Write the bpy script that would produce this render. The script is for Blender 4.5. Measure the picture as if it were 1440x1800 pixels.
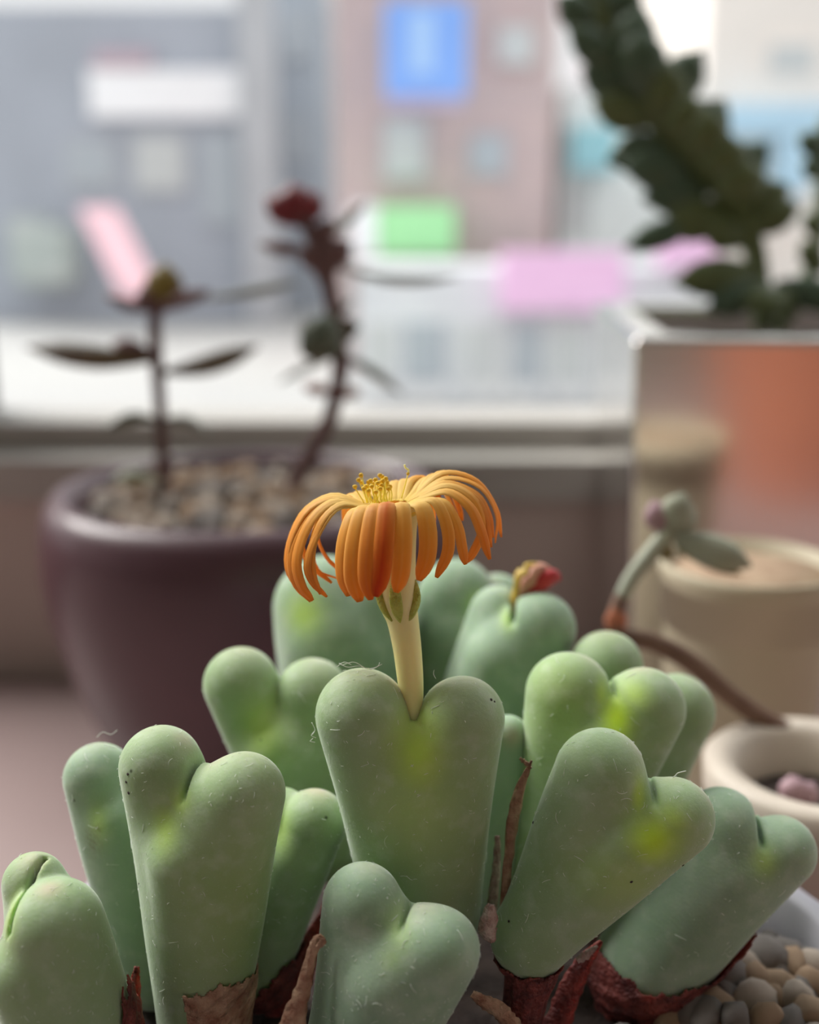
import bpy, bmesh, math, random
import numpy as np
from mathutils import Vector

random.seed(7)
RNG = np.random.default_rng(11)
SC = bpy.context.scene
COL = SC.collection
for o in list(bpy.data.objects):
    bpy.data.objects.remove(o)

# ------------------------------------------------------------------ camera
F = 1978.0                       # focal length in pixels of the 1440x1800 frame
PITCH = math.radians(14.2)
CAM = np.array([0.0, 0.0, 0.153])
FW = np.array([0, math.cos(PITCH), -math.sin(PITCH)])
UP = np.array([0, math.sin(PITCH), math.cos(PITCH)])
RT = np.array([1.0, 0, 0])
cd = bpy.data.cameras.new('camera')
cam = bpy.data.objects.new('camera', cd)
COL.objects.link(cam)
cam.location = CAM
cam.rotation_euler = (math.pi/2 - PITCH, 0, 0)
cd.sensor_fit = 'HORIZONTAL'
cd.sensor_width = 36.0
cd.lens = 36.0*F/1440
cd.clip_start = 0.004
cd.clip_end = 400
cd.dof.use_dof = True
cd.dof.focus_distance = 0.1165
cd.dof.aperture_fstop = cd.lens/3.3
SC.camera = cam

# ------------------------------------------------------------------ light
w = bpy.data.worlds.new('overcast')
SC.world = w
w.use_nodes = True
nt = w.node_tree
bg = nt.nodes['Background']
tc = nt.nodes.new('ShaderNodeTexCoord')
sx = nt.nodes.new('ShaderNodeSeparateXYZ')
mr = nt.nodes.new('ShaderNodeMapRange')
mr.inputs[1].default_value = 0.0; mr.inputs[2].default_value = 1.0
mr.inputs[3].default_value = 0.60; mr.inputs[4].default_value = 1.40
cr = nt.nodes.new('ShaderNodeMix'); cr.data_type = 'RGBA'
cr.inputs[6].default_value = (0.98, 0.97, 0.98, 1); cr.inputs[7].default_value = (0.95, 0.985, 1.0, 1)
nt.links.new(tc.outputs['Generated'], sx.inputs[0])
nt.links.new(sx.outputs[2], mr.inputs[0])
nt.links.new(sx.outputs[2], cr.inputs[0])
nt.links.new(cr.outputs[2], bg.inputs['Color'])
nt.links.new(mr.outputs[0], bg.inputs['Strength'])

sd = bpy.data.lights.new('sun_through_cloud', 'SUN')
sd.energy = 4.0
sd.angle = math.radians(40)
sd.color = (1.0, 0.97, 0.93)
so = bpy.data.objects.new('sun_through_cloud', sd)
COL.objects.link(so)
so.rotation_euler = Vector((0.75, -0.55, -0.95)).to_track_quat('-Z', 'Y').to_euler()

vs = SC.view_settings
vs.view_transform = 'Standard'
vs.look = 'None'
vs.gamma = 1.0
vs.use_curve_mapping = False
vs.exposure = 0.52
SC.cycles.use_denoising = True
SC.cycles.max_bounces = 8
SC.cycles.diffuse_bounces = 4
SC.cycles.glossy_bounces = 3

# ------------------------------------------------------------------ helpers
def P(px, py, d):
    """Place in the room at pixel (px, py) and axial distance d (metres)."""
    return CAM + FW*d + RT*((px-720)/F*d) + UP*((900-py)/F*d)

def link(name, me, mat, parent=None, loc=(0, 0, 0), smooth=True, **kw):
    me.name = name
    o = bpy.data.objects.new(name, me)
    COL.objects.link(o)
    o.location = Vector(loc) if not isinstance(loc, Vector) else loc
    if parent is not None:
        o.parent = parent
    if mat is not None and len(me.materials) == 0:
        me.materials.append(mat)
    if smooth:
        me.polygons.foreach_set('use_smooth', [True]*len(me.polygons))
    for k, v in kw.items():
        o[k] = v
    return o

def wloc(o):
    v = Vector((0, 0, 0))
    while o is not None:
        v += o.location
        o = o.parent
    return v

def part(name, V, Fc, mat, parent=None, origin=None, smooth=True, **kw):
    """world-space verts -> one mesh object with its origin at `origin` (default: its base centre)"""
    V = np.asarray(V, float)
    if origin is None:
        origin = np.array([V[:, 0].mean(), V[:, 1].mean(), V[:, 2].min()])
    origin = np.asarray(origin, float)
    me = bpy.data.meshes.new(name)
    me.from_pydata((V-origin).tolist(), [], [tuple(int(i) for i in f) for f in Fc])
    me.update()
    base = Vector(origin) - (wloc(parent) if parent is not None else Vector((0, 0, 0)))
    return link(name, me, mat, parent, base, smooth, **kw)

def empty(name, loc, label, category, group=None):
    o = bpy.data.objects.new(name, None)
    COL.objects.link(o)
    o.location = Vector(loc)
    o.empty_display_size = 0.01
    o['label'] = label
    o['category'] = category
    if group:
        o['group'] = group
    return o

def tag(o, label, category, group=None):
    o['label'] = label
    o['category'] = category
    if group:
        o['group'] = group
    return o

def box(x0, x1, y0, y1, z0, z1):
    V = [(x, y, z) for z in (z0, z1) for y in (y0, y1) for x in (x0, x1)]
    Fc = [(0, 2, 3, 1), (4, 5, 7, 6), (0, 1, 5, 4), (2, 6, 7, 3), (0, 4, 6, 2), (1, 3, 7, 5)]
    return V, Fc

def merge(*vf):
    V, Fc = [], []
    for v, f in vf:
        n = len(V)
        V += [tuple(p) for p in v]
        Fc += [tuple(i+n for i in q) for q in f]
    return V, Fc

def lathe(profile, c, n=64, cap_start=True, cap_end=True):
    """profile: list of (r, z) from the bottom outside up and over to the inside"""
    V, Fc = [], []
    for r, z in profile:
        for k in range(n):
            a = 2*math.pi*k/n
            V.append((c[0]+r*math.cos(a), c[1]+r*math.sin(a), c[2]+z))
    m = len(profile)
    for i in range(m-1):
        for k in range(n):
            k2 = (k+1) % n
            Fc.append((i*n+k, i*n+k2, (i+1)*n+k2, (i+1)*n+k))
    if cap_start:
        Fc.append(tuple(range(n-1, -1, -1)))
    if cap_end:
        Fc.append(tuple((m-1)*n+k for k in range(n)))
    return V, Fc

def spline(pts, n):
    """Catmull-Rom through rows of pts (any columns)"""
    pts = np.asarray(pts, float)
    if len(pts) == 2:
        t = np.linspace(0, 1, n)[:, None]
        return pts[0]*(1-t)+pts[1]*t
    ext = np.vstack([2*pts[0]-pts[1], pts, 2*pts[-1]-pts[-2]])
    out = []
    m = len(pts)-1
    for t in np.linspace(0, m, n):
        i = min(int(t), m-1)
        u = t-i
        a, b, c, d = ext[i:i+4]
        out.append(0.5*((2*b)+(-a+c)*u+(2*a-5*b+4*c-d)*u*u+(-a+3*b-3*c+d)*u**3))
    return np.array(out)

def frames(path):
    T = np.gradient(path, axis=0)
    T /= np.linalg.norm(T, axis=1)[:, None]+1e-12
    ref = np.array([0, 0, 1.0]) if abs(T[0][2]) < 0.8 else np.array([0, 1.0, 0])
    N = []
    n = np.cross(T[0], ref); n /= np.linalg.norm(n)
    for t in T:
        n = n-t*np.dot(n, t)
        n /= np.linalg.norm(n)+1e-12
        N.append(n)
    N = np.array(N)
    return T, N, np.cross(T, N)

def tube(path, radii, sides=10):
    path = np.asarray(path, float)
    radii = np.broadcast_to(np.asarray(radii, float), (len(path),))
    T, N, B = frames(path)
    V, Fc = [], []
    for p, r, n, b in zip(path, radii, N, B):
        for k in range(sides):
            a = 2*math.pi*k/sides
            V.append(p+(n*math.cos(a)+b*math.sin(a))*r)
    m = len(path)
    for i in range(m-1):
        for k in range(sides):
            k2 = (k+1) % sides
            Fc.append((i*sides+k, i*sides+k2, (i+1)*sides+k2, (i+1)*sides+k))
    Fc.append(tuple(range(sides-1, -1, -1)))
    Fc.append(tuple((m-1)*sides+k for k in range(sides)))
    return V, Fc

def fat_leaf(path, widths, thick, side, sides=12, cup=0.0):
    """A solid leaf swept along a path: elliptical section, width along `side`."""
    path = np.asarray(path, float)
    T = np.gradient(path, axis=0)
    T /= np.linalg.norm(T, axis=1)[:, None]+1e-12
    V, Fc = [], []
    m = len(path)
    for i in range(m):
        s = np.asarray(side, float)
        s = s-T[i]*np.dot(s, T[i]); s /= np.linalg.norm(s)+1e-12
        nn = np.cross(T[i], s)
        for k in range(sides):
            a = 2*math.pi*k/sides
            ca, sa = math.cos(a), math.sin(a)
            V.append(path[i]+s*ca*widths[i]+nn*(sa*thick[i]-cup*widths[i]*ca*ca))
    for i in range(m-1):
        for k in range(sides):
            k2 = (k+1) % sides
            Fc.append((i*sides+k, i*sides+k2, (i+1)*sides+k2, (i+1)*sides+k))
    Fc.append(tuple(range(sides-1, -1, -1)))
    Fc.append(tuple((m-1)*sides+k for k in range(sides)))
    return V, Fc

# ------------------------------------------------------------------ materials
def mat(name, col, rough=0.5, metal=0.0, col2=None, scale=20.0, spec=0.5, bump=0.0, bscale=200.0,
        sss=0.0, sssr=(0.001, 0.001, 0.001), coat=0.0, sheen=0.0, detail=3.0):
    m = bpy.data.materials.new(name)
    m.use_nodes = True
    n = m.node_tree.nodes
    L = m.node_tree.links
    b = n['Principled BSDF']
    b.inputs['Base Color'].default_value = (*col, 1)
    b.inputs['Roughness'].default_value = rough
    b.inputs['Metallic'].default_value = metal
    b.inputs['Specular IOR Level'].default_value = spec
    b.inputs['Coat Weight'].default_value = coat
    b.inputs['Coat Roughness'].default_value = 0.12
    b.inputs['Sheen Weight'].default_value = sheen
    if sss:
        b.inputs['Subsurface Weight'].default_value = sss
        b.inputs['Subsurface Radius'].default_value = sssr
        b.inputs['Subsurface Scale'].default_value = 1.0
    if col2 is not None or bump:
        t = n.new('ShaderNodeTexCoord')
    if col2 is not None:
        z = n.new('ShaderNodeTexNoise')
        z.inputs['Scale'].default_value = scale
        z.inputs['Detail'].default_value = detail
        x = n.new('ShaderNodeMix'); x.data_type = 'RGBA'
        x.inputs[6].default_value = (*col, 1); x.inputs[7].default_value = (*col2, 1)
        r = n.new('ShaderNodeMapRange')
        r.inputs[1].default_value = 0.35; r.inputs[2].default_value = 0.65
        L.new(t.outputs['Object'], z.inputs['Vector'])
        L.new(z.outputs[0], r.inputs[0])
        L.new(r.outputs[0], x.inputs[0])
        L.new(x.outputs[2], b.inputs['Base Color'])
    if bump:
        z2 = n.new('ShaderNodeTexNoise')
        z2.inputs['Scale'].default_value = bscale
        z2.inputs['Detail'].default_value = 3
        bp = n.new('ShaderNodeBump')
        bp.inputs['Strength'].default_value = bump
        bp.inputs['Distance'].default_value = 0.001
        L.new(t.outputs['Object'], z2.inputs['Vector'])
        L.new(z2.outputs[0], bp.inputs['Height'])
        L.new(bp.outputs[0], b.inputs['Normal'])
    return m

def succulent_mat(name, base, deep):
    """Waxy pale green skin. Colour attribute 'tint': R = yellow-green leaf window, G = pink keel, B = dry brown scar."""
    m = bpy.data.materials.new(name)
    m.use_nodes = True
    n = m.node_tree.nodes; L = m.node_tree.links
    b = n['Principled BSDF']
    t = n.new('ShaderNodeTexCoord')
    def noise(scale, detail=3.0):
        z = n.new('ShaderNodeTexNoise')
        z.inputs['Scale'].default_value = scale
        z.inputs['Detail'].default_value = detail
        L.new(t.outputs['Object'], z.inputs['Vector'])
        return z.outputs[0]
    def rng(src, a, c, lo=0.0, hi=1.0):
        r = n.new('ShaderNodeMapRange')
        for i, v in enumerate((a, c, lo, hi)):
            r.inputs[i+1].default_value = v
        L.new(src, r.inputs[0])
        return r.outputs[0]
    def mix(fac, a, c):
        x = n.new('ShaderNodeMix'); x.data_type = 'RGBA'
        L.new(fac, x.inputs[0])
        for i, v in ((6, a), (7, c)):
            if isinstance(v, tuple):
                x.inputs[i].default_value = (*v, 1)
            else:
                L.new(v, x.inputs[i])
        return x.outputs[2]
    c = mix(rng(noise(140.0), 0.35, 0.68), base, deep)
    # pale waxy bloom in irregular patches, fine white grains
    bloom = (0.54, 0.62, 0.50)
    c = mix(rng(noise(420.0, 5), 0.50, 0.78, 0.0, 0.45), c, bloom)
    c = mix(rng(noise(5200.0, 2), 0.62, 0.78, 0.0, 0.30), c, (0.62, 0.70, 0.58))
    at = n.new('ShaderNodeAttribute'); at.attribute_name = 'tint'
    sp = n.new('ShaderNodeSeparateColor')
    L.new(at.outputs['Color'], sp.inputs[0])
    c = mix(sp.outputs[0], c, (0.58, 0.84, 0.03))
    c = mix(sp.outputs[1], c, (0.58, 0.40, 0.34))
    c = mix(sp.outputs[2], c, (0.16, 0.11, 0.06))
    # a few dark specks
    v = n.new('ShaderNodeTexVoronoi'); v.inputs['Scale'].default_value = 330.0
    L.new(t.outputs['Object'], v.inputs['Vector'])
    sk = n.new('ShaderNodeSeparateColor'); L.new(v.outputs['Color'], sk.inputs[0])
    near = rng(v.outputs['Distance'], 0.03, 0.085, 1.0, 0.0)
    few = rng(sk.outputs[0], 0.90, 0.91, 0.0, 0.85)
    mm = n.new('ShaderNodeMath'); mm.operation = 'MULTIPLY'
    L.new(near, mm.inputs[0]); L.new(few, mm.inputs[1])
    c = mix(mm.outputs[0], c, (0.05, 0.06, 0.03))
    L.new(c, b.inputs['Base Color'])
    b.inputs['Roughness'].default_value = 0.62
    b.inputs['Specular IOR Level'].default_value = 0.28
    b.inputs['Subsurface Weight'].default_value = 0.45
    b.inputs['Subsurface Radius'].default_value = (0.0010, 0.0016, 0.0004)
    b.inputs['Subsurface Scale'].default_value = 1.0
    b.inputs['Sheen Weight'].default_value = 0.45
    b.inputs['Sheen Roughness'].default_value = 0.35
    b.inputs['Sheen Tint'].default_value = (0.93, 1.0, 0.95, 1)
    bp = n.new('ShaderNodeBump'); bp.inputs['Strength'].default_value = 0.30
    bp.inputs['Distance'].default_value = 0.00012
    L.new(noise(2600.0, 3), bp.inputs['Height'])
    L.new(bp.outputs[0], b.inputs['Normal'])
    return m

M = {}
M['skin'] = succulent_mat('succulent_skin', (0.34, 0.45, 0.265), (0.28, 0.40, 0.20))
M['skin_blue'] = succulent_mat('succulent_skin_bluish', (0.33, 0.44, 0.31), (0.26, 0.385, 0.25))
M['lint'] = mat('lint', (0.78, 0.82, 0.76), 0.8)
M['stem'] = mat('flower_stem', (0.86, 0.80, 0.36), 0.45, col2=(0.78, 0.76, 0.36), scale=150, sss=0.4, sssr=(0.002, 0.0016, 0.0005))
M['calyx'] = mat('calyx', (0.48, 0.52, 0.10), 0.5, col2=(0.36, 0.42, 0.06), scale=900, bump=0.6, bscale=2500, sss=0.3, sssr=(0.001, 0.001, 0.0003))
M['anther'] = mat('anther', (0.82, 0.50, 0.02), 0.7, col2=(0.88, 0.62, 0.06), scale=1500, bump=0.4, bscale=4000)
M['filament'] = mat('filament', (0.85, 0.66, 0.10), 0.5, sss=0.3, sssr=(0.001, 0.0008, 0.0002))
M['papery'] = mat('papery_sheath', (0.55, 0.36, 0.24), 0.8, col2=(0.30, 0.13, 0.08), scale=500, bump=0.8, bscale=1200, detail=6)
M['papery_pale'] = mat('papery_membrane', (0.62, 0.50, 0.44), 0.6, col2=(0.40, 0.24, 0.20), scale=900, bump=0.8, bscale=1500)
M['red_sheath'] = mat('red_sheath', (0.25, 0.055, 0.045), 0.65, col2=(0.10, 0.022, 0.022), scale=420, bump=0.9, bscale=1400, detail=6, sss=0.2, sssr=(0.002, 0.0005, 0.0003))
M['dark_soil'] = mat('dark_soil', (0.028, 0.018, 0.016), 0.95, col2=(0.055, 0.036, 0.03), scale=300, bump=0.8, bscale=500)
M['pebble_tan'] = mat('pebble_tan', (0.46, 0.33, 0.22), 0.8, col2=(0.34, 0.22, 0.14), scale=250, bump=0.5, bscale=900)
M['pebble_grey'] = mat('pebble_grey', (0.17, 0.15, 0.14), 0.85, col2=(0.27, 0.24, 0.22), scale=250, bump=0.5, bscale=900)
M['pebble_pale'] = mat('pebble_pale', (0.58, 0.50, 0.42), 0.8, col2=(0.45, 0.36, 0.29), scale=250, bump=0.5, bscale=900)

def petal_mat():
    """Petals: yellow at the throat, orange on the blade, redder stripe; attribute 'tint' R = along, G = redness."""
    m = bpy.data.materials.new('petal')
    m.use_nodes = True
    n = m.node_tree.nodes; L = m.node_tree.links
    b = n['Principled BSDF']
    at = n.new('ShaderNodeAttribute'); at.attribute_name = 'tint'
    sp = n.new('ShaderNodeSeparateColor'); L.new(at.outputs['Color'], sp.inputs[0])
    r = n.new('ShaderNodeValToRGB'); L.new(sp.outputs[0], r.inputs[0])
    e = r.color_ramp.elements
    e[0].position = 0.0; e[0].color = (1.0, 0.80, 0.20, 1)
    e[1].position = 1.0; e[1].color = (1.0, 0.31, 0.018, 1)
    k = r.color_ramp.elements.new(0.32); k.color = (1.0, 0.77, 0.25, 1)
    k = r.color_ramp.elements.new(0.54); k.color = (1.0, 0.52, 0.07, 1)
    x = n.new('ShaderNodeMix'); x.data_type = 'RGBA'
    L.new(sp.outputs[1], x.inputs[0]); L.new(r.outputs[0], x.inputs[6])
    x.inputs[7].default_value = (0.70, 0.075, 0.014, 1)
    xs = n.new('ShaderNodeMix'); xs.data_type = 'RGBA'
    L.new(sp.outputs[2], xs.inputs[0]); L.new(x.outputs[2], xs.inputs[6])
    xs.inputs[7].default_value = (1.0, 0.80, 0.34, 1)
    x = xs
    t = n.new('ShaderNodeTexCoord')
    z = n.new('ShaderNodeTexNoise'); z.inputs['Scale'].default_value = 900; z.inputs['Detail'].default_value = 4
    L.new(t.outputs['Object'], z.inputs['Vector'])
    y = n.new('ShaderNodeMix'); y.data_type = 'RGBA'; y.blend_type = 'MULTIPLY'
    y.inputs[0].default_value = 0.08
    L.new(x.outputs[2], y.inputs[6]); L.new(z.outputs[0], y.inputs[7])
    L.new(y.outputs[2], b.inputs['Base Color'])
    b.inputs['Roughness'].default_value = 0.48
    b.inputs['Specular IOR Level'].default_value = 0.22
    tr = n.new('ShaderNodeBsdfTranslucent')
    gmm = n.new('ShaderNodeGamma'); gmm.inputs[1].default_value = 0.55
    L.new(y.outputs[2], gmm.inputs[0]); L.new(gmm.outputs[0], tr.inputs['Color'])
    mx = n.new('ShaderNodeMixShader'); mx.inputs[0].default_value = 0.45
    L.new(b.outputs[0], mx.inputs[1]); L.new(tr.outputs[0], mx.inputs[2])
    L.new(mx.outputs[0], n['Material Output'].inputs['Surface'])
    return m
M['petal'] = petal_mat()
M['maroon'] = mat('maroon_glaze', (0.080, 0.024, 0.034), 0.5, col2=(0.062, 0.019, 0.028), scale=25, coat=0.3)
M['chrome'] = mat('chrome', (0.80, 0.77, 0.74), 0.16, 1.0)
M['beige'] = mat('beige_pot', (0.56, 0.49, 0.35), 0.6, col2=(0.50, 0.44, 0.31), scale=60)
M['cream'] = mat('cream_pot', (0.72, 0.64, 0.54), 0.5, col2=(0.58, 0.50, 0.42), scale=60)
M['grey_pot'] = mat('grey_pot', (0.46, 0.45, 0.50), 0.45, col2=(0.40, 0.39, 0.44), scale=60)
M['terracotta'] = mat('terracotta', (0.55, 0.20, 0.11), 0.8, col2=(0.46, 0.16, 0.09), scale=40)
M['brown_stem'] = mat('brown_stem', (0.16, 0.085, 0.06), 0.75, col2=(0.22, 0.13, 0.09), scale=200)
M['jade_stem'] = mat('dark_stem', (0.10, 0.045, 0.045), 0.7, col2=(0.14, 0.07, 0.06), scale=200)
M['leaf_dark'] = mat('leaf_dark_brown', (0.075, 0.055, 0.035), 0.45, col2=(0.11, 0.075, 0.03), scale=90)
M['leaf_green'] = mat('leaf_dark_green', (0.075, 0.10, 0.07), 0.45, col2=(0.12, 0.13, 0.09), scale=90)
M['leaf_grey'] = mat('leaf_grey_green', (0.27, 0.30, 0.27), 0.4, col2=(0.22, 0.23, 0.21), scale=90)
M['leaf_red'] = mat('leaf_red', (0.20, 0.018, 0.022), 0.45, col2=(0.14, 0.012, 0.02), scale=90)
M['leaf_mauve'] = mat('leaf_mauve', (0.17, 0.085, 0.08), 0.45, col2=(0.12, 0.06, 0.06), scale=90)
M['leaf_olive'] = mat('leaf_olive', (0.22, 0.17, 0.025), 0.45, col2=(0.16, 0.10, 0.02), scale=90)
M['leaf_salmon'] = mat('leaf_salmon', (0.45, 0.22, 0.17), 0.45, col2=(0.30, 0.14, 0.11), scale=90)
M['cactus_green'] = mat('thick_leaf_green', (0.060, 0.110, 0.070), 0.38, col2=(0.085, 0.125, 0.06), scale=60)
M['cactus_olive'] = mat('thick_leaf_olive', (0.120, 0.150, 0.050), 0.4, col2=(0.09, 0.125, 0.045), scale=60)
M['sage'] = mat('sage_leaf', (0.38, 0.41, 0.33), 0.5, col2=(0.33, 0.33, 0.22), scale=90)
M['pink_leaf'] = mat('pink_leaf', (0.42, 0.27, 0.30), 0.5, col2=(0.34, 0.20, 0.23), scale=90)
M['table'] = mat('table_top', (0.36, 0.27, 0.26), 0.45, col2=(0.32, 0.235, 0.225), scale=9)
M['wall'] = mat('wall_paint', (0.58, 0.48, 0.43), 0.8, col2=(0.53, 0.435, 0.39), scale=6)
M['wood'] = mat('brown_panelling', (0.50, 0.43, 0.37), 0.6, col2=(0.44, 0.37, 0.31), scale=4)
M['room'] = mat('room_paint', (0.58, 0.58, 0.55), 0.85)
M['frame'] = mat('window_frame_grey', (0.42, 0.39, 0.36), 0.5, col2=(0.38, 0.36, 0.33), scale=8)
M['frame_dark'] = mat('window_gasket', (0.06, 0.06, 0.06), 0.6)

# ================================================================== THE ROOM
WALL_Y = 0.372
def struct(name, V, Fc, m, smooth=False, parent=None, **kw):
    o = part(name, V, Fc, m, parent, smooth=smooth, **kw)
    o['kind'] = 'structure'
    return o
SILL_TOP = float(P(0, 766, WALL_Y/math.cos(PITCH)*0.985)[2])
table = part('table', *box(-0.75, 0.75, -0.35, WALL_Y-0.006, -0.03, 0.0), M['table'], smooth=False)
tag(table, 'pinkish brown table top carrying all the flower pots', 'table')
for sx_, sy_ in ((-0.7, -0.3), (0.7, -0.3), (-0.7, 0.3), (0.7, 0.3)):
    part('leg', *box(sx_-0.025, sx_+0.025, sy_-0.025, sy_+0.025, -0.74, -0.0301), M['table'], table, smooth=False)
struct('floor', *box(-1.6, 1.6, -1.6, WALL_Y+0.12, -0.78, -0.74), M['room'])
struct('wall_window', *box(-1.6, 1.6, WALL_Y, WALL_Y+0.12, -0.739, SILL_TOP-0.022), M['wall'])
struct('wall_back', *box(-1.6, 1.6, -1.66, -1.6, -0.78, 1.75), M['wood'])
struct('wall_left', *box(-1.66, -1.6, -1.66, WALL_Y+0.12, -0.78, 1.75), M['room'])
struct('ceiling', *box(-1.66, 1.66, -1.66, WALL_Y+0.12, 1.75, 1.80), M['room'])
struct('wall_right', *box(1.6, 1.66, -1.66, WALL_Y+0.12, -0.78, 1.75), M['room'])

# window: bottom rail, left jamb, glass pane
win = bpy.data.objects.new('window_1', None); COL.objects.link(win)
win.location = (0, WALL_Y+0.03, SILL_TOP); win['kind'] = 'structure'
part('window_sill', *box(-1.58, 1.58, WALL_Y-0.004, WALL_Y+0.10, SILL_TOP-0.0215, SILL_TOP-0.0075), M['frame'], win, smooth=False)
part('bottom_rail', *box(-1.58, 1.58, WALL_Y+0.015, WALL_Y+0.05, SILL_TOP-0.0074, SILL_TOP+0.002), M['frame'], win, smooth=False)
jx = float(P(6, 500, 0.43)[0])
part('jamb', *box(jx-0.05, jx, WALL_Y+0.015, WALL_Y+0.05, SILL_TOP+0.002, SILL_TOP+1.35), M['frame_dark'], win, smooth=False)
part('jamb', *box(1.50, 1.58, WALL_Y+0.015, WALL_Y+0.05, SILL_TOP+0.002, SILL_TOP+1.35), M['frame_dark'], win, smooth=False)
part('top_rail', *box(-1.58, 1.58, WALL_Y+0.015, WALL_Y+0.05, SILL_TOP+1.351, SILL_TOP+1.40), M['frame'], win, smooth=False)
gm = bpy.data.materials.new('window_glass'); gm.use_nodes = True
gn = gm.node_tree.nodes; gl = gm.node_tree.links
gn.remove(gn['Principled BSDF'])
gt = gn.new('ShaderNodeBsdfTransparent'); gt.inputs[0].default_value = (0.97, 0.98, 0.98, 1)
gg = gn.new('ShaderNodeBsdfGlossy'); gg.inputs['Roughness'].default_value = 0.02
gx = gn.new('ShaderNodeMixShader'); gx.inputs[0].default_value = 0.04
gl.new(gt.outputs[0], gx.inputs[1]); gl.new(gg.outputs[0], gx.inputs[2])
gl.new(gx.outputs[0], gn['Material Output'].inputs['Surface'])
part('pane', *box(jx+0.0005, 1.4995, WALL_Y+0.030, WALL_Y+0.034, SILL_TOP+0.0022, SILL_TOP+1.3505), gm, win, smooth=False)

# ================================================================== THE STREET
GZ = -3.6
def at_dist(px, py, y):
    """point on the plane Y=y seen at the pixel"""
    d0 = P(px, py, 1.0)-CAM
    return CAM+d0*(y/d0[1])
def face(px0, px1, py0, py1, y):
    a = at_dist(px0, py0, y); b = at_dist(px1, py1, y)
    c = at_dist(px0, py1, y); e = at_dist(px1, py0, y)
    return min(a[0], c[0]) if px0 < 720 else (a[0]+c[0])/2, (e[0]+b[0])/2, (b[2]+c[2])/2, (a[2]+e[2])/2

def omat(name, col, rough=0.8, col2=None, scale=0.4):
    return mat(name, col, rough, col2=col2 or tuple(c*0.9 for c in col), scale=scale)
O = dict(  # street colours kept pale: the haze is mixed into them
    street=omat('pale_paving', (0.36, 0.355, 0.345), col2=(0.33, 0.325, 0.32), scale=0.15),
    grey=omat('blue_grey_cladding', (0.40, 0.43, 0.49)),
    grey2=omat('light_grey_cladding', (0.50, 0.52, 0.55)),
    bluegrey=omat('blue_grey_render', (0.40, 0.45, 0.51)),
    cream=omat('cream_render', (0.90, 0.83, 0.77)),
    brick=omat('pink_brick', (0.56, 0.43, 0.42), col2=(0.50, 0.40, 0.40), scale=1.5),
    white=omat('white_render', (0.84, 0.87, 0.86)),
    glass=mat('shop_glass', (0.42, 0.46, 0.50), 0.25),
    glass2=mat('pale_glass', (0.56, 0.58, 0.58), 0.3),
    sign_white=omat('white_sign', (0.95, 0.95, 0.97)),
    sign_blue=omat('blue_sign', (0.24, 0.44, 0.93)),
    sign_blue2=omat('light_blue_sign_text', (0.42, 0.63, 0.95)),
    sign_green=omat('green_sign', (0.40, 0.80, 0.40)),
    sign_pink=omat('pink_sign', (0.90, 0.56, 0.82)),
    sign_rose=omat('rose_awning', (0.88, 0.56, 0.62)),
    sign_cyan=omat('cyan_sign', (0.36, 0.68, 0.76)),
    sign_sky=omat('sky_blue_sign', (0.50, 0.72, 0.88)),
    shop=omat('shopfront', (0.74, 0.76, 0.78)),
    mullion=omat('mullion', (0.84, 0.84, 0.84)),
    hedge=omat('hedge', (0.42, 0.48, 0.46), col2=(0.50, 0.54, 0.52), scale=1.0),
)
struct('ground', *box(-90, 90, 3.0, 160, GZ-0.3, GZ), O['street'])

def building(name, px0, px1, top, y, depth, m, label):
    x0, x1, _, z1 = face(px0, px1, top, 500, y)
    e = empty(name, ((x0+x1)/2, y, GZ), label, 'building')
    part('wall', *box(x0, x1, y, y+depth, GZ, z1), m, e, smooth=False)
    return e
def win_on(e, px0, px1, py0, py1, y, m, frame=None):
    x0, x1, z0, z1 = face(px0, px1, py0, py1, y-0.12)
    f = part('window', *box(x0, x1, y-0.12, y-0.002, z0, z1), frame or O['mullion'], e, smooth=False)
    t = (x1-x0)*0.08
    part('pane', *box(x0+t, x1-t, y-0.16, y-0.121, z0+t, z1-t), m, f, smooth=False)
def sign(name, px0, px1, py0, py1, y, m, label, cat='sign', th=0.25):
    x0, x1, z0, z1 = face(px0, px1, py0, py1, y)
    return tag(part(name, *box(x0, x1, y, y+th, z0, z1), m, smooth=False), label, cat)

b1 = building('office_building', -60, 432, 12, 46, 14, O['grey'], 'blue grey building with a long white sign, at left')
win_on(b1, 118, 205, 245, 330, 46, O['glass'], O['grey2'])
win_on(b1, 235, 330, 235, 340, 46, O['glass2'], O['grey2'])
win_on(b1, 350, 425, 230, 400, 46, O['glass'], O['grey'])
win_on(b1, 20, 90, 380, 480, 46, O['glass2'], O['hedge'])
x0, x1, z0, z1 = face(432, 482, -40, 500, 45.0)
part('pillar', *box(x0, x1, 45, 46.5, GZ, z1), O['grey2'], b1, smooth=False)
sign('long_sign', 158, 430, 122, 206, 45.6, O['sign_white'], 'long white sign board on the blue grey building', th=0.39)
sign('narrow_sign', 165, 262, 90, 119, 45.6, omat('mauve_sign', (0.55, 0.42, 0.48)), 'narrow mauve sign above the long white sign board', th=0.39)
b2 = building('narrow_building', 484, 566, -60, 52, 7.5, O['bluegrey'], 'narrow blue grey building beside the pink brick one')
win_on(b2, 496, 545, 195, 290, 52, O['glass'], O['bluegrey'])
win_on(b2, 496, 545, 10, 110, 52, O['glass'], O['bluegrey'])
b3 = building('far_building', 540, 690, -80, 60, 10, O['cream'], 'pale cream building far behind the blue sign')
b4 = building('brick_building', 596, 975, -120, 30, 12, O['brick'], 'pink brick building in the middle of the street view')
win_on(b4, 672, 752, 205, 318, 30, O['glass2'], O['grey2'])
win_on(b4, 825, 892, 235, 310, 30, O['glass'], O['grey2'])
win_on(b4, 870, 945, 40, 120, 30, O['glass2'], O['brick'])
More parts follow.
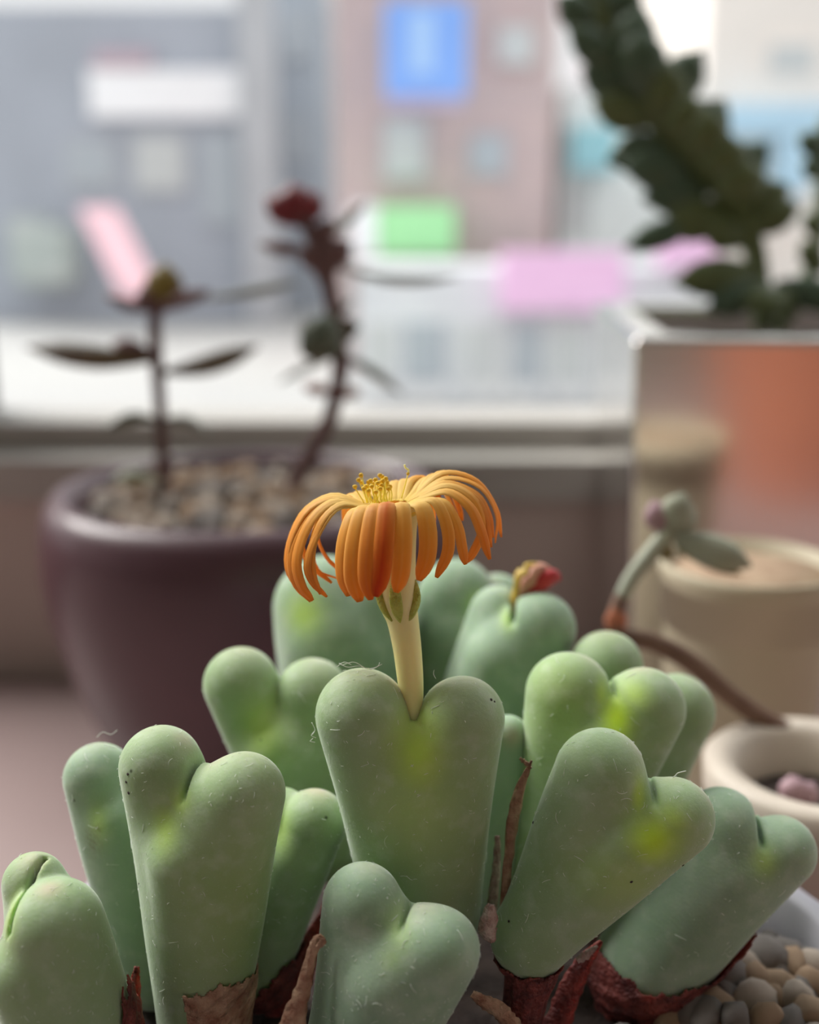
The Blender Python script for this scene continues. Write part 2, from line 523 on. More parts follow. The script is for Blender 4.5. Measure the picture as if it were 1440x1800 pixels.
bs = empty('hanging_sign', at_dist(745, 180, 28.5), 'bright blue hanging sign on the pink brick building', 'sign')
x0, x1, z0, z1 = face(676, 822, 2, 168, 28.5)
part('board', *box(x0, x1, 28.5, 28.8, z0, z1), O['sign_blue'], bs, smooth=False)
x0, x1, z0, z1 = face(722, 762, 20, 130, 28.47)
part('lettering', *box(x0, x1, 28.45, 28.499, z0, z1), O['sign_blue2'], bs, smooth=False)
x0, x1, z0, z1 = face(680, 815, 170, 186, 28.5)
part('lower_edge', *box(x0, x1, 28.5, 28.8, z0, z1), omat('lilac_edge', (0.50, 0.44, 0.62)), bs, smooth=False)
x0, x1, z0, z1 = face(730, 745, 60, 80, 28.9)
part('bracket', *box(x0, x1, 28.801, 29.99, z0, z1), O['grey2'], bs, smooth=False)
sign('green_sign', 664, 800, 362, 448, 28.6, O['sign_green'], 'green shop sign below the blue hanging sign', th=1.39)
sign('small_sign', 618, 662, 360, 450, 28.6, O['sign_white'], 'small white sign left of the green shop sign', 'sign', th=1.39)
b5 = building('white_building', 985, 1225, 150, 33, 9, O['white'], 'white building right of the pink brick building')
win_on(b5, 1000, 1045, 320, 410, 33, O['glass2'], O['white'])
sign('cyan_sign', 1005, 1085, 222, 300, 32.2, O['sign_cyan'], 'cyan sign on the white building', th=0.79)
b6 = building('cream_building', 1235, 1700, -140, 36, 12, O['cream'], 'pale cream building behind the leafy plant at right')
win_on(b6, 1345, 1440, 70, 135, 36, O['glass2'], O['cream'])
sign('sky_blue_sign', 1275, 1500, 182, 238, 35.0, O['sign_sky'], 'long sky blue sign on the pale cream building', th=0.99)
sign('blue_banner', 1370, 1425, 240, 340, 35.0, O['sign_sky'], 'slim blue banner under the long sky blue sign', th=0.99)
b7 = building('mauve_building', 1060, 1420, -120, 50, 9, omat('mauve_render', (0.58, 0.50, 0.53)), 'mauve grey building high behind the leafy plant')
win_on(b7, 1130, 1190, 60, 120, 50, O['glass2'], O['grey2'])
# shop with pink fascia
sh = empty('shop', at_dist(860, 700, 24), 'low pale shop with grey glass front under a pink sign', 'shop')
x0, x1, _, z1 = face(628, 1330, 470, 700, 24.0)
part('wall', *box(x0, x1, 24.0, 28.4, GZ, z1), O['shop'], sh, smooth=False)
for a, b, c in ((642, 690, 0), (705, 790, 1), (815, 880, 0), (895, 955, 1), (970, 1035, 0), (1050, 1110, 1)):
    xx0, xx1, zz0, zz1 = face(a, b, 560, 705, 23.9)
    f = part('shop_window', *box(xx0, xx1, 23.88, 23.999, zz0, zz1), O['mullion'], sh, smooth=False)
    part('pane', *box(xx0+0.06, xx1-0.06, 23.84, 23.879, zz0+0.4, zz1-0.06), O['glass'] if c else O['glass2'], f, smooth=False)
sign('pink_sign', 882, 1098, 442, 545, 23.4, O['sign_pink'], 'wide pink shop sign over the grey shop front', th=0.59)
sign('pink_sign', 1165, 1262, 405, 470, 23.4, O['sign_pink'], 'small pink sign behind the leafy plant in the chrome pot', th=0.59)
# slanting rose awning, hedge
a0 = at_dist(138, 365, 40); a1 = at_dist(205, 365, 40); a2 = at_dist(285, 520, 38); a3 = at_dist(215, 520, 38)
aw = np.array([a0, a1, a2, a3]); aw2 = aw+np.array([0, 0.2, -0.1])
tag(part('awning', np.vstack([aw, aw2]), [(0, 3, 2, 1), (4, 5, 6, 7), (0, 1, 5, 4), (1, 2, 6, 5), (2, 3, 7, 6), (3, 0, 4, 7)], M['terracotta'] and O['sign_rose'], smooth=False),
    'slanting rose pink awning in front of the blue grey building', 'awning')
# parked pale vehicle / low planter at street level
def rounded_block(px0, px1, py0, py1, y, depth, m, name, label, cat):
    x0, x1, z0, z1 = face(px0, px1, py0, py1, y)
    bm = bmesh.new()
    V, Fc = box(x0, x1, y, y+depth, max(z0, GZ), z1)
    vs_ = [bm.verts.new(v) for v in V]
    for f in Fc:
        bm.faces.new([vs_[i] for i in f])
    bmesh.ops.bevel(bm, geom=bm.edges[:], offset=0.12*min(x1-x0, z1-z0), segments=3, affect='EDGES')
    bm.verts.ensure_lookup_table()
    VV = [tuple(v.co) for v in bm.verts]; FF = [[v.index for v in f.verts] for f in bm.faces]
    bm.free()
    return tag(part(name, VV, FF, m, smooth=False), label, cat)
rounded_block(18, 125, 395, 505, 44, 1.5, O['hedge'], 'hedge', 'grey green hedge in front of the blue grey building', 'hedge')

# ================================================================== SDF BODIES
def round_cone(p, a, b):
    a3, ra, b3, rb = np.array(a[:3], float), a[3], np.array(b[:3], float), b[3]
    ba = b3-a3
    l2 = np.dot(ba, ba)
    rr = ra-rb
    a2 = l2-rr*rr
    il2 = 1.0/l2
    pa = p-a3
    y = pa@ba
    z = y-l2
    x2 = ((pa*l2-y[:, None]*ba)**2).sum(1)
    y2 = y*y*l2
    z2 = z*z*l2
    k = np.sign(rr)*rr*rr*x2
    out = (np.sqrt(x2*a2*il2)+y*rr)*il2-ra
    c1 = np.sign(z)*a2*z2 > k
    out = np.where(c1, np.sqrt(x2+z2)*il2-rb, out)
    c2 = (np.sign(y)*a2*y2 < k) & ~c1
    out = np.where(c2, np.sqrt(x2+y2)*il2-ra, out)
    return out
def smin(a, b, k):
    h = np.clip(0.5+0.5*(b-a)/k, 0, 1)
    return b*(1-h)+a*h-k*h*(1-h)

def surface_nets(fn, lo, hi, h):
    nx, ny, nz = [int(math.ceil((hi[i]-lo[i])/h))+1 for i in range(3)]
    xs = lo[0]+h*np.arange(nx); ys = lo[1]+h*np.arange(ny); zs = lo[2]+h*np.arange(nz)
    G = np.stack(np.meshgrid(xs, ys, zs, indexing='ij'), -1).reshape(-1, 3)
    val = fn(G).reshape(nx, ny, nz)
    ins = val < 0
    cnt = np.zeros((nx-1, ny-1, nz-1))
    acc = np.zeros((nx-1, ny-1, nz-1, 3))
    I, J, K = np.meshgrid(np.arange(nx-1), np.arange(ny-1), np.arange(nz-1), indexing='ij')
    base = np.stack([I, J, K], -1).astype(float)
    corners = [(i, j, k) for i in (0, 1) for j in (0, 1) for k in (0, 1)]
    def sl(A, c):
        return A[c[0]:nx-1+c[0], c[1]:ny-1+c[1], c[2]:nz-1+c[2]]
    for c in corners:
        for ax in range(3):
            if c[ax] == 0:
                c2 = list(c); c2[ax] = 1
                va, vb = sl(val, c), sl(val, c2)
                m = (va < 0) != (vb < 0)
                t = np.where(m, va/(va-vb+1e-20), 0)
                pos = np.broadcast_to(np.array(c, float), acc.shape).copy()
                pos[..., ax] = t
                acc += np.where(m[..., None], pos, 0)
                cnt += m
    act = cnt > 0
    idx = -np.ones(cnt.shape, int)
    idx[act] = np.arange(act.sum())
    V = (base[act]+acc[act]/cnt[act][:, None])*h+np.array(lo)
    quads = []
    for ax in range(3):
        o1, o2 = [(1, 2), (2, 0), (0, 1)][ax]
        s0 = [slice(1, nx-1), slice(1, ny-1), slice(1, nz-1)]
        s0[ax] = slice(0, [nx, ny, nz][ax]-1)
        s1 = list(s0); s1[ax] = slice(1, [nx, ny, nz][ax])
        a = ins[tuple(s0)]; b = ins[tuple(s1)]
        for flip, m in ((False, a & ~b), (True, ~a & b)):
            ijk = np.argwhere(m)
            if len(ijk) == 0:
                continue
            off = np.array([1, 1, 1]); off[ax] = 0
            ijk = ijk+off
            def gi(d1, d2):
                q = ijk.copy(); q[:, o1] += d1; q[:, o2] += d2
                return idx[q[:, 0], q[:, 1], q[:, 2]]
            q = np.stack([gi(-1, -1), gi(0, -1), gi(0, 0), gi(-1, 0)], 1)
            if flip:
                q = q[:, ::-1]
            quads.append(q)
    Q = np.vstack(quads)
    Q = Q[(Q >= 0).all(1)]
    for _ in range(2):
        e = 0.5
        f0 = fn(V)
        g = np.stack([(fn(V+np.eye(3)[i]*e)-fn(V-np.eye(3)[i]*e))/(2*e) for i in range(3)], 1)
        g2 = (g*g).sum(1)+1e-9
        st = np.clip(f0/g2, -h, h)
        V = V-g*st[:, None]*0.9
    return V, Q, g/np.sqrt(g2)[:, None]

def frame_of(ax, ay, d):
    s = d/F
    A = P(ax, ay, d)
    def to(V):
        V = np.asarray(V, float)
        return A+np.outer((V[:, 0]-ax)*s, RT)+np.outer(-(V[:, 1]-ay)*s, UP)+np.outer(V[:, 2]*s, FW)
    return to, s

def color_attr(me, cols):
    a = me.color_attributes.new('tint', 'FLOAT_COLOR', 'POINT')
    a.data.foreach_set('color', np.hstack([cols, np.ones((len(cols), 1))]).astype(np.float32).ravel())

plant = empty('cone_plant', P(720, 1790, 0.122), 'clump of pale green heart-shaped succulent bodies with one orange flower', 'succulent')

def heart(spec):
    d = spec['d']
    cones = list(spec['cones'])
    if len(cones) == 3:           # the fused middle is as thick as the lobes: two staggered cores
        (x, y, z, r), b_ = cones.pop()
        if spec.get('slit'):
            ends = [np.array(e, float) for e in spec['slit'][:2]]
            r2 = 0.74*r
            axis = np.array([b_[0], b_[1], 0.0])-np.array([(ends[0][0]+ends[1][0])/2, (ends[0][1]+ends[1][1])/2, 0])
            axis /= np.linalg.norm(axis)
            for e, sg in zip(ends, (-1, 1)):
                c_ = e+axis*(r2+spec.get('drop', 8))
                cones.append(((c_[0]+spec.get('wx', 0)*(sg < 0), c_[1], z+sg*spec.get('wz', 0.22)*r, r2), (b_[0], b_[1], b_[2]+sg*0.15*b_[3], b_[3]*0.86)))
        else:
            for sg in (-1, 1):
                cones.append(((x, y-0.22*r, z+sg*0.26*r, 0.77*r), (b_[0], b_[1], b_[2]+sg*0.15*b_[3], b_[3]*0.86)))
    k = spec.get('k', 30)
    ax_, ay_ = cones[0][1][0], cones[0][1][1]
    to, s = frame_of(ax_, ay_, d)
    ph = spec.get('seed', 1)*1.7
    slit = spec.get('slit')
    def fn(p):
        q = [round_cone(p, c[0], c[1]) for c in cones]
        if len(q) == 4:
            web = smin(q[2], q[3], k)
            v = smin(smin(q[0], web, k), smin(q[1], web, k), 7.0)
        else:
            v = smin(q[0], q[1], 12.0)
        v = v+1.6*np.sin(p[:, 0]*0.021+ph)*np.sin(p[:, 1]*0.017+ph*2)+1.2*np.sin(p[:, 2]*0.027+p[:, 1]*0.012+ph)
        if slit is not None:      # the narrow mouth between the two lobes: a thin wedge cut
            a, b, wid = np.array(slit[0], float), np.array(slit[1], float), slit[2]
            # plane patch spanned by a->b (along the mouth) and up; thickness wid
            dirv = (b-a); Ls = np.linalg.norm(dirv); dirv /= Ls
            upv = np.array([0, -1.0, 0]); upv -= dirv*np.dot(upv, dirv); upv /= np.linalg.norm(upv)
            nv = np.cross(dirv, upv)
            r = p-(a+b)/2
            u = np.abs(r@dirv)-Ls/2; h = r@upv; t = np.abs(r@nv)-wid
            below = -h
            cut = np.maximum(np.maximum(u, below), t)
            kk = 8.0
            v = -smin(-v, cut, kk)
        return v
    pts = np.array([e[:3] for c in cones for e in c]); rs = np.array([e[3] for c in cones for e in c])
    lo = (pts-rs[:, None]).min(0)-14; hi = (pts+rs[:, None]).max(0)+14
    V, Q, N = surface_nets(fn, lo, hi, spec.get('h', 5.0))
    W = to(V)
    cols = np.zeros((len(V), 3))
    for g in spec.get('leaf_window', []):  # yellow-green leaf window, the skin's own colour
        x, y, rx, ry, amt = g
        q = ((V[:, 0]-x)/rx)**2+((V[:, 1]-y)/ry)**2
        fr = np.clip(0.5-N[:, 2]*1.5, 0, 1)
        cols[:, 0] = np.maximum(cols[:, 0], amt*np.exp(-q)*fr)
    # pink keel along the very tops of the lobes
    for (x, y, z, r, amt) in spec.get('pink', []):
        q = ((V-np.array([x, y, z]))**2).sum(1)/(r*r)
        cols[:, 1] = np.maximum(cols[:, 1], amt*np.exp(-q))
    for (x, y, rx, ry, amt) in spec.get('scar', []):
        q = ((V[:, 0]-x)/rx)**2+((V[:, 1]-y)/ry)**2
        nz = np.random.default_rng(int(x)).random(len(V))**1.5*1.2
        cols[:, 2] = np.maximum(cols[:, 2], amt*np.exp(-q)*nz)
    o = part('leaf_pair', W, Q[:, ::spec.get('flip', -1)], M[spec.get('mat', 'skin')], plant, label=spec['label'])
    color_attr(o.data, cols)
    for (x, y, r) in spec.get('specks', []):
        q = (V[:, 0]-x)**2+(V[:, 1]-y)**2+np.where(N[:, 2] < 0.1, 0, 1e6)
        i = int(np.argmin(q))
        nrm = N[i]
        t1 = np.cross(nrm, [0.3, 0.8, 0.2]); t1 /= np.linalg.norm(t1)
        bl = spline([V[i]-t1*r, V[i]-t1*r*0.3+nrm*0.2, V[i]+t1*r*0.5+nrm*0.2, V[i]+t1*r*1.2], 6)
        v_, f_ = fat_leaf(to(bl), np.array([.2, .7, 1, .9, .6, .1])*r*s, np.array([.1, .3, .4, .4, .3, .1])*r*s, np.cross(nrm, t1)@np.array([RT, -UP, FW]), 8)
        part('speck', v_, f_, M['dark_soil'], o)
    # lint fibres and dust caught on the wax
    nl = int(spec.get('lint', 0)*1.3)
    if nl:
        rng = np.random.default_rng(int(ph*100))
        cand = np.where((N[:, 2] < 0.15) & (V[:, 1] < 1790) & (V[:, 0] > 0))[0]
        vv, ff = [], []
        for _ in range(nl):
            i = rng.choice(cand)
            nrm = N[i]
            tdir = rng.normal(size=3); tdir -= nrm*tdir.dot(nrm); tdir /= np.linalg.norm(tdir)
            bd = np.cross(nrm, tdir)
            Lf = rng.uniform(2.5, 8) if rng.random() < 0.85 else rng.uniform(10, 24)
            cv = rng.normal()*0.4
            tt = np.linspace(-0.5, 0.5, 5)
            pth = V[i]+np.outer(tt*Lf, tdir)+np.outer((tt**2)*Lf*cv, bd)+np.outer(0.7+0*tt+rng.uniform(0, 1.5)*(tt+0.5)-(tt*Lf)**2/170.0, nrm)
            v_, f_ = tube(pth, rng.uniform(0.22, 0.52)*(1-0.5*np.abs(tt)), 4)
            n0 = len(vv); vv += [tuple(q) for q in v_]; ff += [tuple(a+n0 for a in q) for q in f_]
        lo_ = part('lint', to(np.array(vv)), ff, M['lint'], o)
        lo_['kind'] = 'stuff'
    # dry sheath at the foot: the offset skin, torn off along a ragged line
    sh_ = spec.get('sheath')
    if sh_:
        nx_, c0, amp, off, mname = sh_['slope'], sh_['y'], sh_['amp'], sh_.get('off', 5), sh_.get('mat', 'red_sheath')
        V2, Q2, N2 = surface_nets(lambda p: fn(p)-off, lo-off, hi+off, 3.8)
        rag = amp*(np.sin(V2[:, 0]*0.05+ph)+0.6*np.sin(V2[:, 0]*0.13+1.3*ph)+0.5*np.sin(V2[:, 0]*0.31+V2[:, 2]*0.2))
        keep = V2[:, 1] > c0+nx_*(V2[:, 0]-sh_.get('x', ax_))+rag+sh_.get('bow', 0)*((V2[:, 0]-sh_.get('x', ax_))/100)**2
        if 'side' in sh_:
            keep &= (V2[:, 0] > sh_['side'][0]+rag) & (V2[:, 0] < sh_['side'][1]+rag)
        crump = np.sin(V2[:, 0]*0.11+V2[:, 1]*0.05)*np.sin(V2[:, 1]*0.09+V2[:, 2]*0.13)
        V2 = V2+N2*(crump*3.0+2.0)[:, None]
        Q2 = Q2[keep[Q2].all(1)]
        if len(Q2):
            used = np.unique(Q2); mp = -np.ones(len(V2), int); mp[used] = np.arange(len(used))
            so_ = part('dry_sheath', to(V2[used]), mp[Q2][:, ::-1], M[mname], o, label=sh_['label'])
            md = so_.modifiers.new('thick', 'SOLIDIFY'); md.thickness = 0.00018; md.offset = 1
    return o

HEARTS = [
 # central heart carrying the flower
 dict(d=.120, seed=1, lint=150, specks=[(860,1224,2.8),(868,1228,2.0)], label='large central heart carrying the orange flower',
      cones=[((638,1258,0,82),(737,1645,90,90)), ((811,1264,0,75),(757,1645,90,87)), ((728,1352,12,86),(746,1640,90,94))],
      slit=((727,1262,-120),(727,1262,120),4.2), leaf_window=[(735,1305,48,75,.62),(730,1400,75,110,.22)],
      pink=[(700,1195,0,26,.45),(768,1195,0,20,.4),(640,1176,0,50,.22),(830,1190,0,50,.2)]),
 # left big heart
 dict(d=.117, seed=2, lint=130, label='tall heart at left with a deep slanting notch and three dark specks',
      k=44, wz=.1, wx=16, drop=14, cones=[((278,1355,30,75),(318,1830,108,58)), ((430,1391,-22,74),(352,1830,92,68)), ((352,1500,0,96),(335,1830,102,68))],
      slit=((318,1420,-95),(366,1338,75),4.2), leaf_window=[(303,1440,26,40,.42),(325,1400,22,28,.35),(430,1600,130,180,.12)],
      pink=[(325,1300,10,26,.3),(395,1335,-16,32,.35),(440,1320,-16,50,.2),(270,1285,26,40,.15)],
      specks=[(232,1356,2.8),(229,1366,2.6),(233,1388,3.0),(240,1560,2.0)],
      sheath=dict(y=1735, slope=-0.10, x=370, amp=7, bow=0, side=(318,520), off=3, mat='papery', label='torn brown papery sheath around the foot of the tall left heart')),
 dict(d=.129, seed=3, lint=70, label='heart half hidden behind the tall left heart, with a brownish scar', mat='skin_blue',
      cones=[((172,1366,0,62),(250,1740,80,60)), ((290,1370,20,60),(268,1740,90,60)), ((220,1450,0,70),(258,1740,85,62))],
      leaf_window=[(190,1430,20,34,.35)], scar=[(176,1468,16,26,.55),(190,1440,8,14,.4)], pink=[(170,1305,0,40,.2)]),
 dict(d=.127, seed=4, lint=50, label='heart peeking out right of the tall left heart',
      cones=[((551,1446,0,58),(440,1735,70,56)), ((492,1440,22,50),(432,1735,80,52)), ((515,1520,12,60),(436,1735,75,55))],
      pink=[(560,1388,0,30,.5)], leaf_window=[(500,1450,20,40,.3)],
      sheath=dict(y=1738, slope=-1.15, x=470, amp=7, off=8, mat='red_sheath', label='dark red sheath in the gap left of the front heart')),
 dict(d=.113, seed=5, lint=90, label='plump heart at the lower left edge, seen side on',
      cones=[((100,1625,-10,84),(120,1840,50,108)), ((42,1572,55,56),(90,1840,90,84)), ((85,1700,10,100),(112,1840,60,104))],
      slit=((40,1625,-60),(66,1556,70),4.2), leaf_window=[(35,1600,22,45,.25)], pink=[(98,1545,-40,24,.5),(45,1530,40,28,.35)],
      sheath=dict(y=1715, slope=0, x=230, amp=5, off=7, side=(212,330), mat='red_sheath', label='dark red sheath beside the lower left heart')),
 dict(d=.112, seed=6, lint=140, label='small front heart at the bottom with an open notch', mat='skin_blue',
      k=44, wz=.12, wx=14, drop=14, cones=[((636,1597,24,70),(622,1890,95,90)), ((769,1662,-20,72),(650,1890,80,94)), ((688,1720,0,102),(638,1890,88,98))],
      slit=((690,1634,-100),(738,1590,70),4.2), leaf_window=[(700,1615,24,34,.22),(690,1655,20,20,.15)], pink=[(650,1535,20,26,.2),(745,1592,-10,40,.25)],
      scar=[(812,1750,10,5,.8)]),
 dict(d=.118, seed=7, lint=130, specks=[(934,1450,2.8),(1097,1532,2.6),(1194,1510,2.4),(1186,1530,2.4),(1182,1548,2.0),(895,1622,2.2)], label='large right heart leaning right with a bright yellow green window',
      cones=[((1056,1360,10,79),(936,1668,60,62)), ((1183,1436,-6,70),(942,1672,50,62)), ((1090,1478,4,84),(938,1668,55,66))],
      slit=((1141,1418,-90),(1148,1366,70),4.2), leaf_window=[(1135,1455,44,42,.85),(1165,1425,30,26,.5),(1115,1390,14,36,.55),(1085,1520,80,60,.22)],
      pink=[(1112,1318,0,28,.3),(1232,1395,-6,26,.4),(1180,1378,0,26,.25)],
      sheath=dict(y=1716, slope=0.05, x=935, amp=5, off=4, mat='red_sheath', label='dark red sheath around the foot of the large right heart')),
 dict(d=.1275, seed=8, lint=70, label='broad heart at the far right edge sitting in a red sheath', mat='skin_blue',
      k=46, wz=.12, drop=10, cones=[((1268,1452,6,66),(1128,1740,90,68)), ((1372,1497,0,61),(1170,1735,80,78)), ((1275,1550,4,84),(1145,1735,85,76))],
      slit=((1323,1480,-80),(1330,1454,70),4.2), leaf_window=[(1325,1495,24,26,.36)], pink=[(1375,1436,0,26,.15)],
      sheath=dict(y=1742, slope=0.0, x=1180, amp=5, bow=-36, off=7, side=(1020,1345), mat='red_sheath', label='crinkled red sheath holding the far right heart')),
 dict(d=.132, seed=9, lint=60, label='right rear heart with a yellow green notch and pale rim',
      cones=[((1000,1222,8,74),(960,1600,80,60)), ((1132,1246,0,72),(985,1600,70,60)), ((1068,1318,4,92),(972,1600,75,64))],
      slit=((1073,1230,-90),(1076,1198,70),4.2), leaf_window=[(1072,1252,30,40,.95),(1050,1215,15,30,.5),(1105,1215,26,26,.45),(980,1240,60,90,.2)],
      pink=[(1040,1165,8,28,.35),(1130,1180,0,26,.4),(1190,1195,0,22,.3)]),
 dict(d=.147, seed=10, lint=0, label='darker heart behind the right rear heart, only its lobes showing',
      cones=[((1066,1172,0,63),(1040,1560,80,58)), ((1190,1250,0,67),(1070,1560,70,58)), ((1125,1310,4,76),(1055,1560,75,60))],
      pink=[(1066,1110,0,40,.25),(1230,1195,0,36,.25)]),
 dict(d=.134, seed=11, lint=0, label='small heart in the gap right of the central heart', mat='skin_blue',
      cones=[((894,1292,0,36),(880,1600,60,44)), ((862,1298,0,34),(872,1600,60,44))], pink=[(898,1290,-30,18,.5)]),
 dict(d=.140, seed=12, lint=20, label='left rear heart with two round ears, slightly out of focus',
      cones=[((424,1202,0,66),(540,1500,80,66)), ((548,1220,0,63),(560,1500,80,68)), ((500,1330,0,80),(550,1500,80,70))],
      leaf_window=[(468,1270,34,50,.42)], pink=[(430,1138,0,40,.25),(560,1160,0,40,.2)]),
 dict(d=.160, seed=13, label='big blurred heart behind the flower stem, left',  mat='skin_blue',
      cones=[((575,1070,0,94),(600,1420,80,90)), ((640,1075,10,90),(620,1420,80,90)), ((592,1150,0,116),(610,1420,80,94))],
      leaf_window=[(545,1070,34,36,.5)]),
 dict(d=.166, seed=14, label='blurred heart right of the flower stem', mat='skin_blue',
      cones=[((800,1050,0,68),(790,1420,80,80)), ((876,1066,30,54),(815,1420,90,76)), ((820,1130,10,84),(800,1420,85,80))],
      leaf_window=[(835,1060,20,26,.35)], scar=[(840,1085,50,22,.35)], pink=[(860,1040,0,26,.4)]),
 dict(d=.153, seed=15, label='blurred heart with a closed red bud in its notch', mat='skin_blue',
      cones=[((878,1082,40,52),(800,1420,100,76)), ((946,1106,-12,66),(838,1420,70,88)), ((892,1180,5,84),(815,1420,85,86))],
      slit=((896,1094,-60),(912,1066,70),4.2), leaf_window=[(888,1085,12,20,.35)], scar=[(995,1115,14,26,.85)]),
 dict(d=.147, seed=16, label='tiny heart tip behind the tall left heart', mat='skin_blue',
      cones=[((516,1372,0,25),(510,1500,30,30)), ((490,1376,0,24),(500,1500,30,30))]),
]
for sp_ in HEARTS:
    heart(sp_)

# loose fluff strands on the hearts' rims
def strand(pts, d, r, parent=plant):
    to, s = frame_of(pts[0][0], pts[0][1], d)
    p = spline([(x, y, z) for x, y, z in pts], 16)
    V, Fc = tube(to(p), r*s, 5)
    return V, Fc
fl = merge(*[strand(p, .1195, .55) for p in (
    [(596,1166,0),(612,1172,-6),(632,1170,-5),(652,1176,-5),(672,1166,-10)],
    [(600,1170,5),(622,1164,0),(640,1173,0)], [(650,1175,-5),(664,1170,-12),(668,1163,-12)],
    [(592,1172,0),(605,1164,0),(618,1168,-4)],
    [(766,1192,-5),(762,1184,-6),(763,1177,-6)],
    [(552,1286,0),(548,1292,-6),(556,1296,-5)], [(550,1298,0),(546,1302,-6),(554,1304,-4)], [(548,1270,0),(554,1282,-4),(550,1290,-8)])])
o = part('fluff', *fl, M['lint'], plant, label='white fluff caught on the rim of the central heart'); o['kind'] = 'stuff'
fl = merge(*[strand(p, .128, .6) for p in ([(170,1296,0),(182,1286,-4),(196,1290,-4),(208,1282,-8)], [(186,1306,-10),(200,1310,-14),(212,1312,-10)])])
o = part('fluff', *fl, M['lint'], plant, label='white fluff on the half hidden left heart'); o['kind'] = 'stuff'
fl = merge(*[strand(p, .118, .9) for p in ([(1178,1370,0),(1186,1362,-6),(1190,1357,-8),(1204,1353,-10)],)])
o = part('fluff', *fl, M['lint'], plant, label='white fibre on the large right heart'); o['kind'] = 'stuff'

# torn papery strips between the hearts
def strip(rows, d, m, label, name='dry_strip', n=26):
    """rows: (x, y, z, halfwidth) centre line of a crumpled strip"""
    to, s = frame_of(rows[0][0], rows[0][1], d)
    R = spline(rows, n)
    V, Fc = [], []
    rg = np.random.default_rng(int(rows[0][0]))
    T = np.gradient(R[:, :2], axis=0); T /= np.linalg.norm(T, axis=1)[:, None]+1e-9
    for i, (x, y, z, hw) in enumerate(R):
        nx_, ny_ = -T[i, 1], T[i, 0]
        for j, t in enumerate(np.linspace(-1, 1, 7)):
            ww = hw*(1+0.07*rg.normal()) if j in (0, 6) else hw
            V.append((x+nx_*t*ww, y+ny_*t*ww, z+hw*0.55*(t*t)+1.6*math.sin(i*0.9+j*2.1)+rg.normal()*0.5))
    for i in range(n-1):
        for j in range(6):
            Fc.append((i*7+j, i*7+j+1, (i+1)*7+j+1, (i+1)*7+j))
    o = part(name, to(np.array(V)), Fc, m, plant, label=label)
    md = o.modifiers.new('thick', 'SOLIDIFY'); md.thickness = 0.00015
    return o
strip([(934,1336,-8,2.5),(928,1352,-4,4),(916,1385,0,9),(903,1440,4,11),(897,1500,6,9),(890,1560,8,8),(884,1640,10,7)], .121, M['papery'], 'brown papery strip sticking up left of the large right heart')
strip([(914,1332,-6,2),(926,1342,-6,3.5),(934,1350,-5,2)], .121, M['papery'], 'curled tip of the brown papery strip')
strip([(875,1470,0,5),(874,1520,3,7),(868,1580,5,9),(862,1640,8,8)], .124, M['papery_pale'], 'thin reddish strip beside the central heart')
strip([(864,1588,-4,6),(860,1610,-9,15),(858,1635,-8,17),(868,1655,-4,6)], .1175, M['papery_pale'], 'pale crumpled membrane between the central and right hearts', 'dry_membrane', 14)
strip([(566,1645,-6,4),(556,1655,-2,9),(545,1690,0,10),(532,1740,2,14),(515,1800,4,22),(505,1840,6,26)], .1105, M['papery'], 'pale brown papery strip left of the small front heart')
strip([(562,1640,-10,3),(568,1652,-12,6),(558,1664,-8,4)], .1103, M['papery'], 'orange brown curled end of the papery strip')
strip([(1058,1655,0,4),(1040,1680,2,12),(1022,1710,4,18),(1000,1760,6,22),(980,1830,8,28)], .124, M['red_sheath'], 'red sheath flap between the two right hearts')
strip([(1050,1662,-4,2),(1030,1680,-3,8),(1015,1690,-2,5)], .1225, M['papery_pale'], 'whitish membrane between the two right hearts')
strip([(830,1748,0,6),(850,1762,-2,12),(885,1785,-2,16),(910,1820,0,16)], .118, M['papery'], 'orange brown scrap under the small front heart')
strip([(240,1700,0,5),(236,1730,2,9),(232,1780,4,14),(225,1840,6,18)], .1215, M['red_sheath'], 'dark red flap between the lower left and tall left hearts')
strip([(600,1530,0,4),(588,1570,4,9),(560,1640,8,18),(520,1720,10,30),(480,1800,12,44)], .131, M['red_sheath'], 'dark red sheath wall behind the small front heart')

for x_, y_, z_, r_, dd, lab in ((938,1735,52,46,.118,'dark red sheath column under the large right heart'), (1120,1785,92,60,.1275,'red sheath column under the far right heart')):
    to, s = frame_of(x_, y_, dd)
    Rr = spline([(x_+4,y_-28,z_,r_*0.98),(x_,y_,z_+6,r_*1.0),(x_-8,y_+40,z_+14,r_*0.86),(x_-14,y_+90,z_+26,r_*0.8)], 16)
    V, Fc = tube(to(Rr[:, :3]), Rr[:, 3]*s, 40)
    V = np.array(V); ph_ = np.arange(len(V)) % 40
    cen = np.repeat(to(Rr[:, :3]), 40, axis=0)
    V = cen+(V-cen)*(1+0.06*np.sin(ph_*2*math.pi/40*9)+0.03*np.sin(ph_*1.9))[:, None]
    part('dry_sheath', V, Fc, M['red_sheath'], plant, label=lab)

